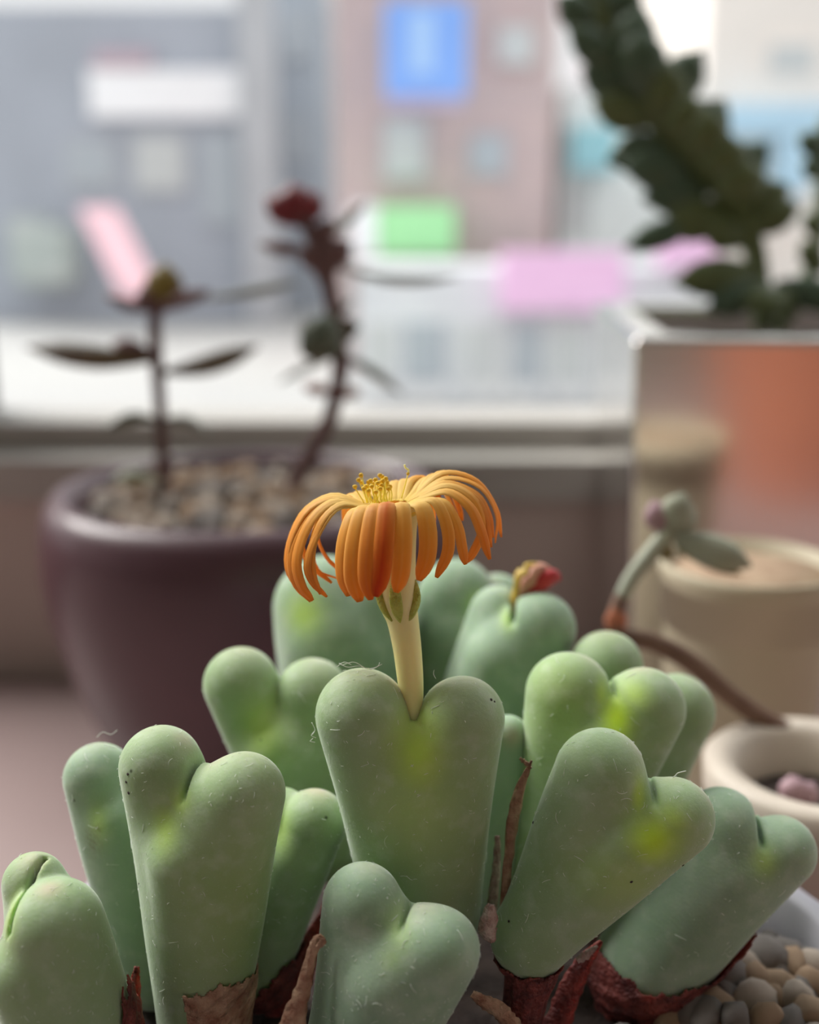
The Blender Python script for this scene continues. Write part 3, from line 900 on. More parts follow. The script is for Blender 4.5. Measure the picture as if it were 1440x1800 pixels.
# ------------------------------------------------------------------ the flower
FD = .120
toF, sF = frame_of(700, 900, FD)
fl_root = bpy.data.objects.new('flower', None); COL.objects.link(fl_root)
fl_root.parent = plant
fb = P(727, 1262, FD)
fl_root.location = Vector(fb)-plant.location
fl_root['label'] = 'wilting orange flower with drooping thin petals on a pale stem'
sp_ = spline([(729,1300,0,15),(727,1256,0,17),(722,1200,0,22.5),(716,1140,0,25),(708,1090,0,28),(701,1062,0,33),(699,1030,0,34),(698,985,0,33),(697,930,0,36),(695,890,0,44)], 40)
V, Fc = tube(toF(sp_[:, :3]), sp_[:, 3]*sF, 28)
part('stem', V, Fc, M['stem'], fl_root)
def fleaf(name, rows, side, m, parent, to, s, label=None, n=14, th=0.35, cup=0.0):
    R = spline(rows, n)
    ks = {}
    if label: ks['label'] = label
    V, Fc = fat_leaf(to(R[:, :3]), np.maximum(R[:, 3], 0.4)*s, np.maximum(R[:, 3]*th, 0.4)*s, side, 10, cup)
    return part(name, V, Fc, m, parent, **ks)
fleaf('sepal', [(716,1092,-24,2),(724,1075,-20,8),(730,1050,-14,10),(727,1022,-10,6),(720,1012,-8,1)], UP*0+RT, M['calyx'], fl_root, toF, sF, th=0.8)
fleaf('sepal', [(690,1090,-22,2),(678,1070,-20,8),(670,1048,-16,9),(664,1028,-14,6),(660,1015,-14,1)], RT, M['calyx'], fl_root, toF, sF, th=0.8)
fleaf('sepal', [(704,1092,-30,1),(700,1075,-33,9),(696,1052,-36,11),(694,1030,-38,8),(692,1010,-38,1)], RT, M['calyx'], fl_root, toF, sF, th=0.4)
fleaf('sepal', [(704,1092,24,1),(700,1072,33,10),(698,1048,38,12),(696,1030,40,8),(694,1015,40,1)], RT, M['calyx'], fl_root, toF, sF, th=0.4)

FC = np.array([695, 882, 0.0])
def petal(rows, w, red=0.0, seed=0):
    rows = np.asarray(rows, float)
    inner = rows[0]*0.55+FC*0.45+np.array([0, 6.0, 0])
    rows = np.vstack([inner, rows])
    n = 24
    R = spline(rows, n)
    t = np.linspace(0, 1, n)
    wid = (0.94+0.12*math.sin(rows[2][0]*1.7+rows[2][1]))*(1.26 if rows[3][2] < -78 else 1.0)*w*np.interp(t, [0, .1, .3, .6, .82, .93, 1], [.5, .6, .85, 1, .96, .78, .30])
    mid = R[n//2]-FC
    rad = np.array([mid[0], 0, mid[2]]); rad /= np.linalg.norm(rad)+1e-9
    T = np.gradient(R, axis=0); T /= np.linalg.norm(T, axis=1)[:, None]
    S0 = np.array([-rad[2], 0, rad[0]])
    rg = np.random.default_rng(seed+int(rows[3, 0]*7+rows[3, 1]))
    V, cols, Fc = [], [], []
    tw = rg.normal()*0.35
    ks = 9
    for i in range(n):
        s = S0-T[i]*np.dot(S0, T[i]); s /= np.linalg.norm(s)
        nn = np.cross(T[i], s)
        tilt = 0.48*abs(rad[0])
        n_out = nn if np.dot(nn, R[i]-FC-np.array([0, 60, 0])) > 0 else -nn
        best = min((tilt, -tilt), key=lambda q: ((n_out*math.cos(q)+np.cross(T[i], n_out)*math.sin(q))[2]))
        a = best*min(1.0, t[i]*3)+tw*t[i]*0.5
        s2 = s*math.cos(a)+nn*math.sin(a); n2 = np.cross(T[i], s2)
        out = R[i]-FC-np.array([0, 60, 0]);
        if np.dot(n2, out) < 0: n2 = -n2
        for layer in (0, 1):
            for j in range(ks):
                u = -1+2*j/(ks-1)
                arch = -0.26*wid[i]*u*u+0.035*w*math.cos(u*9.4)      # convex blade with lengthwise ribs
                th = (0.6 if layer == 0 else -0.6)*(1-u*u*0.7)
                V.append(R[i]+s2*(u*wid[i])+n2*(arch+th))
                cols.append((t[i], np.clip(0.75*red*(0.35+0.65*t[i])*(1-0.5*abs(u))+(0.06*rg.random()), 0, 1), np.clip((0.42 if abs(u) > 0.9 else 0.20*(0.5+0.5*math.cos(u*9.4)))*(1.15-0.6*t[i])*(1-0.6*red), 0, 1)))
    st = 2*ks
    for i in range(n-1):
        for j in range(ks-1):
            Fc.append((i*st+j, i*st+j+1, (i+1)*st+j+1, (i+1)*st+j))
            Fc.append((i*st+ks+j+1, i*st+ks+j, (i+1)*st+ks+j, (i+1)*st+ks+j+1))
        Fc.append((i*st, (i+1)*st, (i+1)*st+ks, i*st+ks))
        Fc.append((i*st+ks-1, i*st+2*ks-1, (i+1)*st+2*ks-1, (i+1)*st+ks-1))
    for i, fl_ in ((0, 1), (n-1, 0)):
        for j in range(ks-1):
            Fc.append((i*st+j, i*st+j+1, i*st+ks+j+1, i*st+ks+j))
    o = part('petal', toF(np.array(V)), Fc, M['petal'], fl_root)
    color_attr(o.data, np.array(cols))
    return o
PETALS = [
 ([(640,888,-12),(592,876,-22),(546,905,-28),(516,965,-30),(520,1020,-26),(548,1056,-20)], 14, .25),
 ([(642,890,-24),(600,884,-40),(566,915,-50),(550,965,-54),(552,1010,-50),(566,1042,-42)], 13, .25),
 ([(732,872,-8),(786,850,-10),(838,872,-12),(858,912,-10),(864,962,-6)], 11, .25),
 # left sheaf
 ([(640,886,-8),(590,872,-14),(538,896,-18),(507,958,-18),(512,1015,-14),(546,1054,-8)], 13, .28),
 ([(640,888,-18),(588,880,-32),(545,918,-40),(523,980,-42),(531,1028,-38),(552,1054,-32)], 13, .30),
 ([(640,892,-25),(594,892,-46),(560,938,-56),(543,990,-54),(553,1024,-46),(577,1047,-36)], 12, .32),
 ([(640,884,4),(584,868,10),(530,898,14),(502,960,14),(504,1012,12),(538,1050,10)], 12, .2),
 ([(640,884,12),(592,872,24),(545,890,34),(522,935,40),(535,990,44),(580,1028,44)], 11, .1),
 ([(640,886,20),(600,880,44),(565,905,58),(552,945,64),(568,985,64),(599,1011,58)], 12, .1),
 ([(640,884,16),(596,876,36),(556,908,48),(542,958,54),(556,1006,54),(596,1022,50)], 10, .1),
 ([(638,882,28),(618,866,56),(600,876,80),(598,915,92),(606,958,92)], 9, .05),
 ([(648,880,35),(628,862,68),(612,872,96),(606,910,108),(612,950,108)], 8, .05),
 # front curtain
 ([(650,892,-36),(624,900,-70),(608,950,-90),(606,1005,-92),(616,1042,-86)], 12, .22),
 ([(660,890,-46),(642,896,-84),(630,950,-106),(627,1008,-108),(637,1050,-100)], 14, .30),
 ([(674,888,-52),(660,892,-94),(651,950,-120),(648,1008,-122),(655,1046,-114)], 14, .8),
 ([(688,886,-54),(682,888,-98),(678,945,-126),(673,1000,-128),(664,1040,-120)], 16, 1.5),
 ([(702,886,-54),(707,888,-94),(709,942,-116),(706,998,-118),(698,1034,-110)], 15, .25),
 # right front
 ([(720,884,-46),(742,888,-72),(752,932,-86),(750,978,-86),(736,1016,-80)], 13, .18),
 ([(730,880,-38),(764,880,-60),(784,922,-72),(786,968,-70),(766,1012,-62)], 14, .22),
 ([(734,880,-30),(778,880,-48),(803,920,-58),(812,960,-54),(817,990,-48)], 13, .22),
 ([(734,876,-20),(784,862,-32),(824,888,-40),(845,930,-36),(860,982,-28)], 12, .30),
 ([(734,874,-12),(784,852,-18),(832,876,-22),(850,925,-18),(834,970,-12),(818,990,-8)], 13, .30),
 ([(732,872,-2),(782,846,-4),(838,866,-6),(862,905,-4),(868,945,0)], 10, .25),
 ([(732,870,8),(784,838,8),(845,854,8),(876,905,10),(872,955,12)], 11, .2),
 ([(730,868,14),(780,829,18),(840,843,20),(876,895,22),(884,945,24)], 9, .2),
 ([(730,868,20),(772,828,28),(826,838,34),(866,880,38),(882,930,38)], 8, .18),
 # rear right, undersides in view
 ([(724,866,28),(752,838,52),(792,852,76),(812,888,84),(818,916,80)], 15, .12),
 ([(722,866,32),(748,838,60),(784,858,86),(804,900,94),(812,938,88)], 14, .08),
 ([(730,868,24),(758,834,44),(790,838,62),(808,870,72),(814,900,72)], 10, .1),
 ([(714,866,36),(730,838,66),(752,846,92),(764,890,104),(764,940,104)], 13, .1),
 ([(706,866,40),(716,840,72),(724,856,102),(724,910,114),(721,962,108)], 15, .08),
 ([(694,866,42),(696,842,78),(696,862,110),(694,915,122),(692,965,118)], 14, .1),
 ([(680,868,42),(672,846,76),(664,866,108),(660,915,118),(660,960,114)], 13, .1),
 ([(664,872,40),(650,852,72),(638,872,100),(634,915,110),(636,955,108)], 12, .1),
 ([(736,868,18),(762,838,34),(784,832,48),(806,850,60),(822,885,64)], 8, .12),
 ([(712,868,30),(722,842,50),(744,834,66),(766,850,80),(778,890,88)], 9, .1),
]
for i, (rows, wd, red) in enumerate(PETALS):
    petal(rows, wd, red, i)
# throat: a shallow dish the petals spring from
R = spline([(697,912,0,34),(696,902,0,42),(694,896,0,42),(694,893,0,36),(694,895,0,20),(694,896,0,2)], 14)
V, Fc = [], []
to0 = []
for (x, y, z, r) in R:
    for k in range(28):
        a = 2*math.pi*k/28
        V.append((x+r*math.cos(a), y-0.10*r*math.cos(a)-0.22*r*math.sin(a), z+r*math.sin(a)*0.97))
for i in range(len(R)-1):
    for k in range(28):
        Fc.append((i*28+k, i*28+(k+1) % 28, (i+1)*28+(k+1) % 28, (i+1)*28+k))
part('throat', toF(np.array(V)), Fc, M['filament'], fl_root)
# stamens
def stamen(b, t, seed, big=1.0):
    rg = np.random.default_rng(seed)
    b = np.array(b, float); t = np.array(t, float)
    m = (b+t)/2+rg.normal(size=3)*np.array([2.5, 1, 2.5])
    p = spline([b, m, t], 9)
    a = t+np.array([rg.normal()*1.2, -6*big, rg.normal()*1.2])
    q = spline([t+np.array([0, 1.5, 0]), (t+a)/2, a], 7)
    V, Fc = tube(toF(p), 1.15*sF, 6)
    o = part('stamen', V, Fc, M['filament'], fl_root)
    V, Fc = tube(toF(q), np.array([1.4, 3.4, 4.2, 4.4, 4.2, 3.4, 1.5])*sF*big, 7)
    part('anther', V, Fc, M['anther'], o)
k_ = 0
for (bx, by, bz, tx, ty, tz) in [
    (640,884,0,624,858,4),(645,882,5,631,846,8),(648,884,-10,636,838,2),(650,882,10,635,850,16),(652,884,-18,644,858,-14),
    (655,882,5,648,850,0),(658,884,-14,652,848,-10),(660,884,-24,655,858,-26),(662,880,15,656,852,22),(664,884,-8,660,846,-4),
    (666,884,-22,665,852,-22),(668,880,10,668,850,12),(670,884,-14,671,856,-16),(672,882,0,668,838,6),(675,882,-18,675,848,-12),
    (678,882,8,672,840,14),(680,882,-8,678,844,0),(684,880,5,681,850,10),(656,884,-30,650,866,-34),(672,884,-30,670,862,-32),
    (664,884,-34,662,868,-40),(646,884,-22,640,862,-26),(682,882,-20,684,862,-18),(688,880,0,687,858,4),(660,882,24,664,858,32),
    (650,882,22,646,856,30),(676,880,24,680,854,30)]:
    stamen((bx, by, bz), (tx, ty, tz), k_); k_ += 1
stamen((706,876,6), (717,834,8), 99, 0.7)
V, Fc = tube(toF(spline([(717,834,8),(718,826,8),(713,822,8),(711,816,8)], 10)), 1.8*sF, 6)
part('stigma', V, Fc, M['stem'], fl_root)

# ------------------------------------------------------------------ bud in the notch of the blurred heart
BD = .153
toB, sB = frame_of(900, 1080, BD)
bud = bpy.data.objects.new('bud', None); COL.objects.link(bud)
bud.parent = plant
bud.location = Vector(P(900, 1084, BD))-plant.location
bud['label'] = 'closed bud with red tip in a blurred heart'
M['bud_yellow'] = mat('bud_yellow', (0.62, 0.42, 0.06), 0.5, col2=(0.55, 0.38, 0.08), scale=300, sss=0.3, sssr=(0.001, 0.001, 0.0003))
M['bud_pink'] = mat('bud_pink', (0.62, 0.30, 0.20), 0.5, col2=(0.50, 0.20, 0.14), scale=300)
M['bud_red'] = mat('bud_red', (0.62, 0.05, 0.05), 0.4, col2=(0.42, 0.03, 0.04), scale=300)
R = spline([(894,1095,10,6),(903,1070,8,9),(912,1045,4,12),(918,1022,0,13)], 14)
part('stem', *tube(toB(R[:, :3]), R[:, 3]*sB, 12), M['bud_yellow'], bud)
for rows, m_ in (([(908,1050,-4,4),(914,1024,-10,13),(924,1003,-10,14),(940,996,-6,8),(950,998,-4,2)], 'bud_yellow'),
                 ([(914,1050,-8,4),(924,1026,-16,13),(938,1006,-14,14),(954,1000,-6,8),(962,1004,-4,2)], 'bud_pink'),
                 ([(918,1050,-4,4),(936,1036,-8,13),(956,1020,-8,17),(974,1014,-4,14),(984,1020,-2,4)], 'bud_red'),
                 ([(918,1045,10,4),(930,1020,14,14),(948,1004,12,15),(964,1004,8,9),(974,1010,4,2)], 'bud_pink')):
    fleaf('bud_petal', rows, UP*0.6+RT*0.5, M[m_], bud, toB, sB, th=0.7)

# ------------------------------------------------------------------ pot and gravel of the clump
POT_C = (0.004, 0.108, 0.0)
SOIL = 0.066
R0 = 0.0535
pot = part('plant_pot', *lathe([(0.036, 0.0005), (0.040, 0.003), (R0-0.003, SOIL-0.006), (R0, SOIL-0.002), (R0+0.0004, SOIL+0.0018), (R0-0.001, SOIL+0.0030), (R0-0.004, SOIL+0.0026), (R0-0.0045, SOIL-0.006), (R0-0.0055, SOIL-0.012)], POT_C, cap_end=True), M['grey_pot'])
tag(pot, 'pale grey round pot under the heart-shaped succulents', 'pot')
soil = part('soil', *lathe([(R0-0.0060, SOIL-0.0118), (R0-0.0060, SOIL-0.004), (0.03, SOIL-0.003), (0.01, SOIL-0.0025)], POT_C), M['dark_soil'])
tag(soil, 'dark soil under the gravel in the grey pot', 'soil')
pebble_meshes = []
for i in range(6):
    bm = bmesh.new()
    bmesh.ops.create_icosphere(bm, subdivisions=2, radius=1.0)
    rg = np.random.default_rng(100+i)
    ph = rg.uniform(0, 6, 9); sc = rg.uniform(0.75, 1.15, 3)
    for v in bm.verts:
        c = v.co
        k = 1+0.16*math.sin(2.3*c.x+ph[0])*math.sin(2.7*c.y+ph[1])+0.12*math.sin(3.9*c.z+ph[2]+c.x*2)
        v.co = Vector((c.x*k*sc[0], c.y*k*sc[1], c.z*k*sc[2]*0.85))
    me = bpy.data.meshes.new('pebble'); bm.to_mesh(me); bm.free()
    me.polygons.foreach_set('use_smooth', [True]*len(me.polygons))
    me.materials.append(M[['pebble_tan', 'pebble_grey', 'pebble_pale'][i % 3]])
    pebble_meshes.append(me)
def pebbles(parent, pts, rng_r, seed):
    rg = np.random.default_rng(seed)
    for (x, y, z) in pts:
        o = bpy.data.objects.new('pebble', pebble_meshes[rg.integers(6)])
        COL.objects.link(o)
        o.parent = parent
        o.location = Vector((x, y, z))-parent.location
        r = rg.uniform(*rng_r)
        o.scale = (r, r, r)
        o.rotation_euler = tuple(rg.uniform(0, 6.28, 3))
gravel = empty('gravel', (POT_C[0], POT_C[1], SOIL-0.004), 'tan and grey gravel around the heart-shaped succulents', 'gravel')
rg = np.random.default_rng(5)
pts = []
tries = 0
while len(pts) < 230 and tries < 20000:
    tries += 1
    a = rg.uniform(0, 2*math.pi); r = (R0-0.0075)*math.sqrt(rg.uniform(0.0, 1))
    x, y = POT_C[0]+r*math.cos(a), POT_C[1]+r*math.sin(a)
    if x > 0.022+0.25*abs(y-POT_C[1]) and all((x-q[0])**2+(y-q[1])**2 > 0.0036**2 for q in pts):
        pts.append((x, y, SOIL-0.0015+rg.uniform(-0.0006, 0.0010)))
pebbles(gravel, pts, (0.0019, 0.0031), 6)
# heap by the foot of the right hearts
pts = []
for px, py, d in [(1205,1745,.131),(1240,1700,.135),(1268,1745,.131),(1300,1700,.136),(1320,1760,.130),(1350,1690,.138),(1360,1740,.133),(1395,1700,.137),(1400,1760,.131),(1425,1735,.134),(1240,1785,.127),(1290,1790,.126),(1345,1795,.126),(1390,1798,.126),(1215,1775,.129),(1325,1725,.133),(1280,1720,.133),(1255,1765,.129),(1420,1780,.128),(1435,1700,.137)]:
    pts.append(tuple(P(px, py, d)))
pebbles(gravel, pts, (0.0019, 0.0032), 9)

# ------------------------------------------------------------------ maroon pot with two plants
MD = .30
mc = P(437, 852, MD)
mz = float(mc[2])
k = MD/F
prof = [(0.030, 0.0006), (0.0335, 0.003), (0.040, 0.016), (0.0475, 0.034), (0.0530, 0.054), (0.0546, 0.066), (0.0545, mz-0.011), (0.0530, mz-0.004), (0.0505, mz-0.0005), (0.0480, mz), (0.0455, mz-0.0015), (0.0440, mz-0.006), (0.043, mz-0.012), (0.0425, mz-0.02)]
mpot = part('round_pot', *lathe(prof, (mc[0], mc[1], 0), 96), M['maroon'])
tag(mpot, 'glossy dark maroon round pot with gravel, blurred at left', 'pot')
g2 = empty('gravel', (mc[0], mc[1], mz-0.012), 'tan gravel filling the dark maroon pot', 'gravel')
so2 = part('soil', *lathe([(0.0418, mz-0.0198), (0.0418, mz-0.006), (0.02, mz-0.004), (0.005, mz-0.0035)], (mc[0], mc[1], 0)), M['pebble_tan'], g2)
pts = []
tries = 0
while len(pts) < 140 and tries < 9000:
    tries += 1
    a = rg.uniform(0, 2*math.pi); r = 0.040*math.sqrt(rg.uniform(0, 1))
    x, y = mc[0]+r*math.cos(a), mc[1]+r*math.sin(a)
    if all((x-q[0])**2+(y-q[1])**2 > 0.0056**2 for q in pts):
        pts.append((x, y, mz-0.0048+0.003*(1-r/0.040)+rg.uniform(-0.001, 0.001)))
pebbles(g2, pts, (0.0026, 0.0042), 8)

def bg_leaf(parent, a, b, w, d, m, to, s, sag=0.0, th=0.35, side=None, name='leaf', zz=(0, 0)):
    ax_, ay_ = a; bx, by = b
    mx_, my_ = (ax_+bx)/2, (ay_+by)/2+sag
    rows = [(ax_, ay_, zz[0], w*0.25), (ax_*.7+bx*.3, ay_*.7+by*.3+sag*.8, zz[0]*.7+zz[1]*.3, w*0.8), (mx_, my_, (zz[0]+zz[1])/2, w), (ax_*.25+bx*.75, ay_*.25+by*.75+sag*.7, zz[0]*.25+zz[1]*.75, w*0.85), (bx, by, zz[1], w*0.08)]
    if side is None:
        side = FW
    return fleaf(name, rows, side, M[m], parent, to, s, n=16, th=th)

def jade(name, base, d, path, leaves, label):
    e = empty(name, P(base[0], base[1], d), label, 'succulent')
    to, s = frame_of(base[0], base[1], d)
    R = spline(path, 30)
    part('stem', *tube(to(R[:, :3]), R[:, 3]*s, 10), M['jade_stem'], e)
    for lf in leaves:
        a, b, w, m = lf[:4]
        kw = lf[4] if len(lf) > 4 else {}
        bg_leaf(e, a, b, w, d, m, to, s, **kw)
    return e
SD = RT*0.2+UP  # leaf faces the lens
jade('jade_seedling', (291,872), .296, [(291,885,0,13),(286,800,0,12),(281,710,0,11),(276,640,0,12),(272,570,0,12),(280,520,0,11),(285,490,0,7)],
  [((275,632),(45,610),36,'leaf_dark',dict(sag=6,th=.6)), ((265,618),(196,604),26,'leaf_mauve',dict(th=.6)), ((282,655),(456,608),30,'leaf_dark',dict(sag=8,th=.6)),
   ((276,545),(182,516),22,'leaf_mauve',dict(sag=6,th=.5)), ((276,548),(372,512),24,'leaf_mauve',dict(sag=-4,th=.55)),
   ((350,522),(525,482),18,'leaf_grey',dict(sag=3,th=.5,zz=(20,60))),
   ((282,545),(292,462),33,'leaf_olive',dict(side=RT,th=.5)), ((270,550),(250,500),20,'leaf_mauve',dict(side=RT,th=.5)), ((284,548),(318,490),20,'leaf_mauve',dict(side=RT,th=.5)),
   ((282,742),(185,758),22,'leaf_green',dict(sag=-16,th=.45)), ((282,742),(372,765),22,'leaf_grey',dict(sag=-14,th=.45)),
   ((286,850),(205,850),30,'sage',dict(sag=-10,th=.5,zz=(-10,-40)))],
  'small dark succulent seedling on the left in the maroon pot, olive tip')
jade('jade_seedling', (508,892), .300, [(506,900,0,15),(520,850,0,15),(548,795,0,15),(578,740,0,14),(592,690,0,14),(598,640,0,15),(592,580,0,15),(582,520,0,14),(570,470,0,16),(552,420,0,15),(530,375,0,12),(516,350,0,8)],
  [((530,395),(468,345),26,'leaf_red',dict(side=RT*.5+UP*.6,th=.7)), ((528,395),(560,336),26,'leaf_red',dict(side=RT,th=.7)), ((526,392),(512,322),34,'leaf_red',dict(side=RT,th=.5)),
   ((552,440),(452,428),18,'leaf_mauve',dict(sag=4,th=.7)), ((560,425),(645,345),18,'leaf_grey',dict(sag=6,th=.5,zz=(0,30))), ((556,430),(585,385),20,'leaf_mauve',dict(side=RT,th=.5)),
   ((560,470),(618,425),26,'leaf_mauve',dict(side=RT+UP,th=.5)), ((566,480),(540,425),26,'leaf_mauve',dict(side=RT,th=.5)), ((570,500),(572,440),26,'leaf_mauve',dict(side=RT,th=.5)),
   ((580,465),(812,478),22,'leaf_grey',dict(sag=16,th=.4,zz=(0,40))),
   ((600,625),(535,575),44,'leaf_green',dict(side=UP+RT*.4,th=.5,zz=(-20,-40))), ((596,560),(615,600),28,'leaf_dark',dict(side=RT,th=.4)),
   ((602,622),(708,690),20,'leaf_grey',dict(sag=-4,th=.5,zz=(0,40))), ((592,622),(482,668),16,'leaf_grey',dict(sag=-6,th=.4,zz=(20,60))),
   ((590,690),(532,680),16,'leaf_salmon',dict(th=.7)), ((592,694),(636,690),16,'leaf_salmon',dict(th=.7)), ((590,560),(620,525),14,'leaf_grey',dict(th=.5))],
  'taller dark succulent seedling with a red tip in the maroon pot')

# ------------------------------------------------------------------ chrome planter
cz = 0.1285
A0 = np.array([0.0525, 0.0, 0.0]);
fx, fy = 0.0523, float(P(1118, 600, .262)[1])
ang = math.radians(-5.0)
SIDE = 0.125
ux = np.array([math.cos(ang), math.sin(ang), 0]); uy = np.array([-math.sin(ang), math.cos(ang), 0])
def planter_pts(inset, z):
    o0 = np.array([fx, fy, z])
    a, b = inset, SIDE-inset
    return [o0+ux*a+uy*a, o0+ux*b+uy*a, o0+ux*b+uy*b, o0+ux*a+uy*b]
rings = [planter_pts(0.004, 0.0006), planter_pts(0.0, cz-0.0012), planter_pts(0.0010, cz), planter_pts(0.009, cz), planter_pts(0.0105, cz-0.002), planter_pts(0.0105, cz-0.025)]
V = [p for r in rings for p in r]
Fc = [(3, 2, 1, 0)]
for i in range(len(rings)-1):
    for j in range(4):
        j2 = (j+1) % 4
        Fc.append((i*4+j, i*4+j2, (i+1)*4+j2, (i+1)*4+j))
n_ = (len(rings)-1)*4
Fc.append((n_, n_+1, n_+2, n_+3))
cp = part('square_planter', V, Fc, M['chrome'], smooth=False)
tag(cp, 'square mirror-polished metal planter at right', 'planter')
bvm = cp.modifiers.new('bevel', 'BEVEL'); bvm.width = 0.0012; bvm.segments = 3; bvm.limit_method = 'ANGLE'
s0 = planter_pts(0.0110, cz-0.0248); s1 = planter_pts(0.0110, cz-0.010)
so3 = part('soil', s0+s1, [(3, 2, 1, 0), (4, 5, 6, 7), (0, 1, 5, 4), (1, 2, 6, 5), (2, 3, 7, 6), (3, 0, 4, 7)], M['dark_soil'], smooth=False)
tag(so3, 'dark soil inside the square metal planter', 'soil')

CD = .325
tc_, sc_ = frame_of(1320, 520, CD)
lp = empty('leafy_succulent', P(1340, 560, CD), 'dark green succulent with thick crowded leaves in the metal planter', 'succulent')
R = spline([(1345,580,0,20),(1335,500,0,20),(1320,420,0,22),(1275,340,0,24),(1200,260,0,26),(1130,170,0,26),(1075,90,0,24),(1040,0,0,22),(1010,-90,0,18)], 40)
part('stem', *tube(tc_(R[:, :3]), R[:, 3]*sc_, 12), M['cactus_olive'], lp)
R = spline([(1370,580,20,16),(1410,520,20,15),(1440,440,20,14),(1455,330,20,14),(1460,200,20,12)], 24)
part('stem', *tube(tc_(R[:, :3]), R[:, 3]*sc_, 10), M['cactus_olive'], lp)
for a, b, w_, m_, z_ in [
    ((1060,70),(990,8),34,'cactus_green',-20), ((1075,60),(1105,-20),36,'cactus_green',-10), ((1060,30),(1040,-60),40,'cactus_green',10),
    ((1095,130),(1010,70),34,'cactus_green',-30), ((1090,140),(1120,40),42,'cactus_green',-30), ((1120,170),(1035,130),36,'cactus_green',-10),
    ((1130,190),(1120,80),46,'cactus_green',-40), ((1150,200),(1220,105),40,'cactus_green',-10), ((1150,220),(1055,190),36,'cactus_olive',-20),
    ((1170,240),(1165,130),42,'cactus_olive',-30), ((1190,250),(1085,280),38,'cactus_green',0), ((1200,270),(1262,190),44,'cactus_green',-10),
    ((1210,280),(1200,190),44,'cactus_olive',-40), ((1220,300),(1110,300),40,'cactus_green',-20), ((1230,310),(1235,220),42,'cactus_olive',-50),
    ((1250,330),(1145,350),40,'cactus_green',-10), ((1260,340),(1335,262),36,'cactus_green',-5), ((1270,350),(1265,260),46,'cactus_olive',-45),
    ((1290,370),(1180,400),40,'cactus_olive',-15), ((1300,380),(1372,335),36,'cactus_olive',-10), ((1300,390),(1290,300),48,'cactus_olive',-45),
    ((1230,390),(1112,436),26,'cactus_green',-30), ((1300,410),(1385,370),30,'cactus_olive',-20), ((1310,430),(1240,400),34,'cactus_olive',-20),
    ((1340,480),(1200,502),36,'cactus_olive',-40), ((1350,500),(1250,545),32,'cactus_green',-40), ((1360,500),(1460,535),32,'cactus_green',-30),
    ((1340,500),(1330,560),40,'cactus_olive',-50), ((1400,520),(1330,545),30,'cactus_olive',-40),
    ((1450,270),(1412,240),24,'cactus_green',0), ((1455,300),(1415,290),24,'cactus_green',0), ((1450,420),(1420,380),20,'cactus_olive',0),
    ((1450,480),(1415,430),24,'cactus_olive',0)]:
    b = (a[0]+(b[0]-a[0])*1.18, a[1]+(b[1]-a[1])*1.14); w_ = w_*0.98
    bg_leaf(lp, a, b, w_, CD, m_, tc_, sc_, side=np.cross(FW, (b[0]-a[0])*RT-(b[1]-a[1])*UP)+FW*0.2, th=0.5, zz=(z_*0.3, z_))

# ------------------------------------------------------------------ beige pot, trailing plant, cream pot
bd = .214
bc = P(1318, 985, bd)
bz = float(bc[2])
bp_ = part('tapered_pot', *lathe([(0.0115, 0.0006), (0.0125, 0.002), (0.0155, bz-0.006), (0.0168, bz-0.002), (0.0168, bz), (0.0162, bz), (0.0160, bz-0.012)], (bc[0], bc[1], 0), 64), M['beige'])
tag(bp_, 'tall beige tapered pot standing in front of the metal planter', 'pot')
bso = part('soil', *lathe([(0.0155, bz-0.0118), (0.0155, bz-0.0025), (0.004, bz-0.0015)], (bc[0], bc[1], 0), 40), M['pebble_tan'])
tag(bso, 'soil inside the beige tapered pot', 'soil')

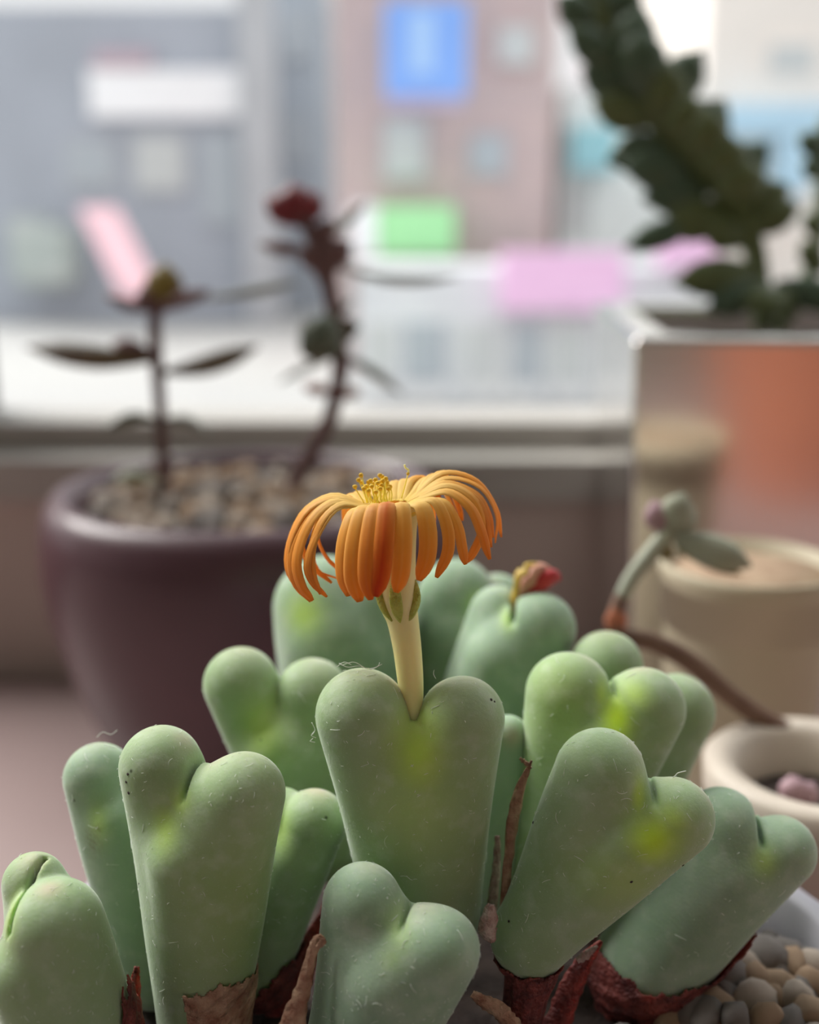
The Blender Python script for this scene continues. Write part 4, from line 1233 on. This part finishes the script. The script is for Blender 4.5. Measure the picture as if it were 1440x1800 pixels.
td = .186
tt_, ts_ = frame_of(1180, 950, td)
tp = empty('trailing_succulent', P(1440, 1330, td), 'leggy succulent with a brown trailing stem and grey green leaves', 'succulent')
R = spline([(1178,935,0,17),(1150,965,-2,16),(1112,1012,-4,14),(1092,1050,-4,13.2)], 20)
part('shoot', *tube(tt_(R[:, :3]), R[:, 3]*ts_, 12), M['sage'], tp)
R = spline([(1094,1046,-4,13),(1082,1075,-4,13),(1090,1115,-2,15),(1150,1130,0,17),(1215,1165,0,18),(1280,1220,2,18),(1340,1262,4,18),(1410,1300,8,18),(1470,1330,12,18)], 60)
part('stem', *tube(tt_(R[:, :3]), R[:, 3]*ts_, 12), M['brown_stem'], tp)
for a, b, w_, m_, z_ in [((1175,940),(1200,866),30,'sage',-10), ((1172,940),(1146,880),26,'pink_leaf',0), ((1180,942),(1316,994),30,'sage',-20), ((1172,955),(1098,1020),14,'sage',-10),
                        ((1185,940),(1225,895),20,'sage',10), ((1175,950),(1165,985),14,'leaf_olive',-5), ((1190,965),(1300,1010),12,'leaf_olive',-14),
                        ((1090,1120),(1075,1066),20,'terracotta',-14)]:
    bg_leaf(tp, a, b, w_, td, m_, tt_, ts_, side=np.cross(FW, (b[0]-a[0])*RT-(b[1]-a[1])*UP)+FW*0.3, th=0.55, zz=(0, z_))

kd = .172
kc = P(1442, 1352, kd)
kz = float(kc[2])
cpot = part('bowl_pot', *lathe([(0.0105, 0.0006), (0.0110, 0.001), (0.0150, kz-0.012), (0.0172, kz-0.004), (0.0175, kz), (0.0163, kz+0.0012), (0.0128, kz+0.0004), (0.0116, kz-0.006), (0.0108, kz-0.012), (0.0100, kz-0.022)], (kc[0], kc[1], 0), 64), M['cream'])
tag(cpot, 'cream round pot with dark inside at the right edge', 'pot')
kso = part('soil', *lathe([(0.0096, kz-0.0218), (0.0104, kz-0.010), (0.0108, kz-0.0065), (0.003, kz-0.006)], (kc[0], kc[1], 0), 40), M['dark_soil'])
tag(kso, 'dark soil inside the cream round pot', 'soil')
to_, s_ = frame_of(1398, 1385, kd-0.002)
pb = empty('pink_succulent', P(1398, 1400, kd-0.002), 'small mauve pink succulent in the cream round pot', 'succulent')
for a, b, w_ in [((1398,1415),(1392,1362),26), ((1405,1415),(1432,1375),22), ((1398,1415),(1372,1390),16)]:
    bg_leaf(pb, a, b, w_, kd, 'pink_leaf', to_, s_, side=RT, th=0.8)

# terracotta pots beside the camera, seen mirrored in the planter
for (x, y, r, h, lab) in ((0.150, -0.065, 0.058, 0.114, 'terracotta pot mirrored in the metal planter, nearer one'), (0.33, -0.16, 0.08, 0.15, 'terracotta pot mirrored in the metal planter, farther one')):
    t_ = part('clay_pot', *lathe([(r*0.65, 0.0006), (r*0.67, 0.003), (r*0.92, h*0.78), (r*0.93, h*0.79), (r, h*0.80), (r, h), (r*0.9, h), (r*0.86, h*0.8)], (x, y, 0)), M['terracotta'])
    tag(t_, lab, 'pot')
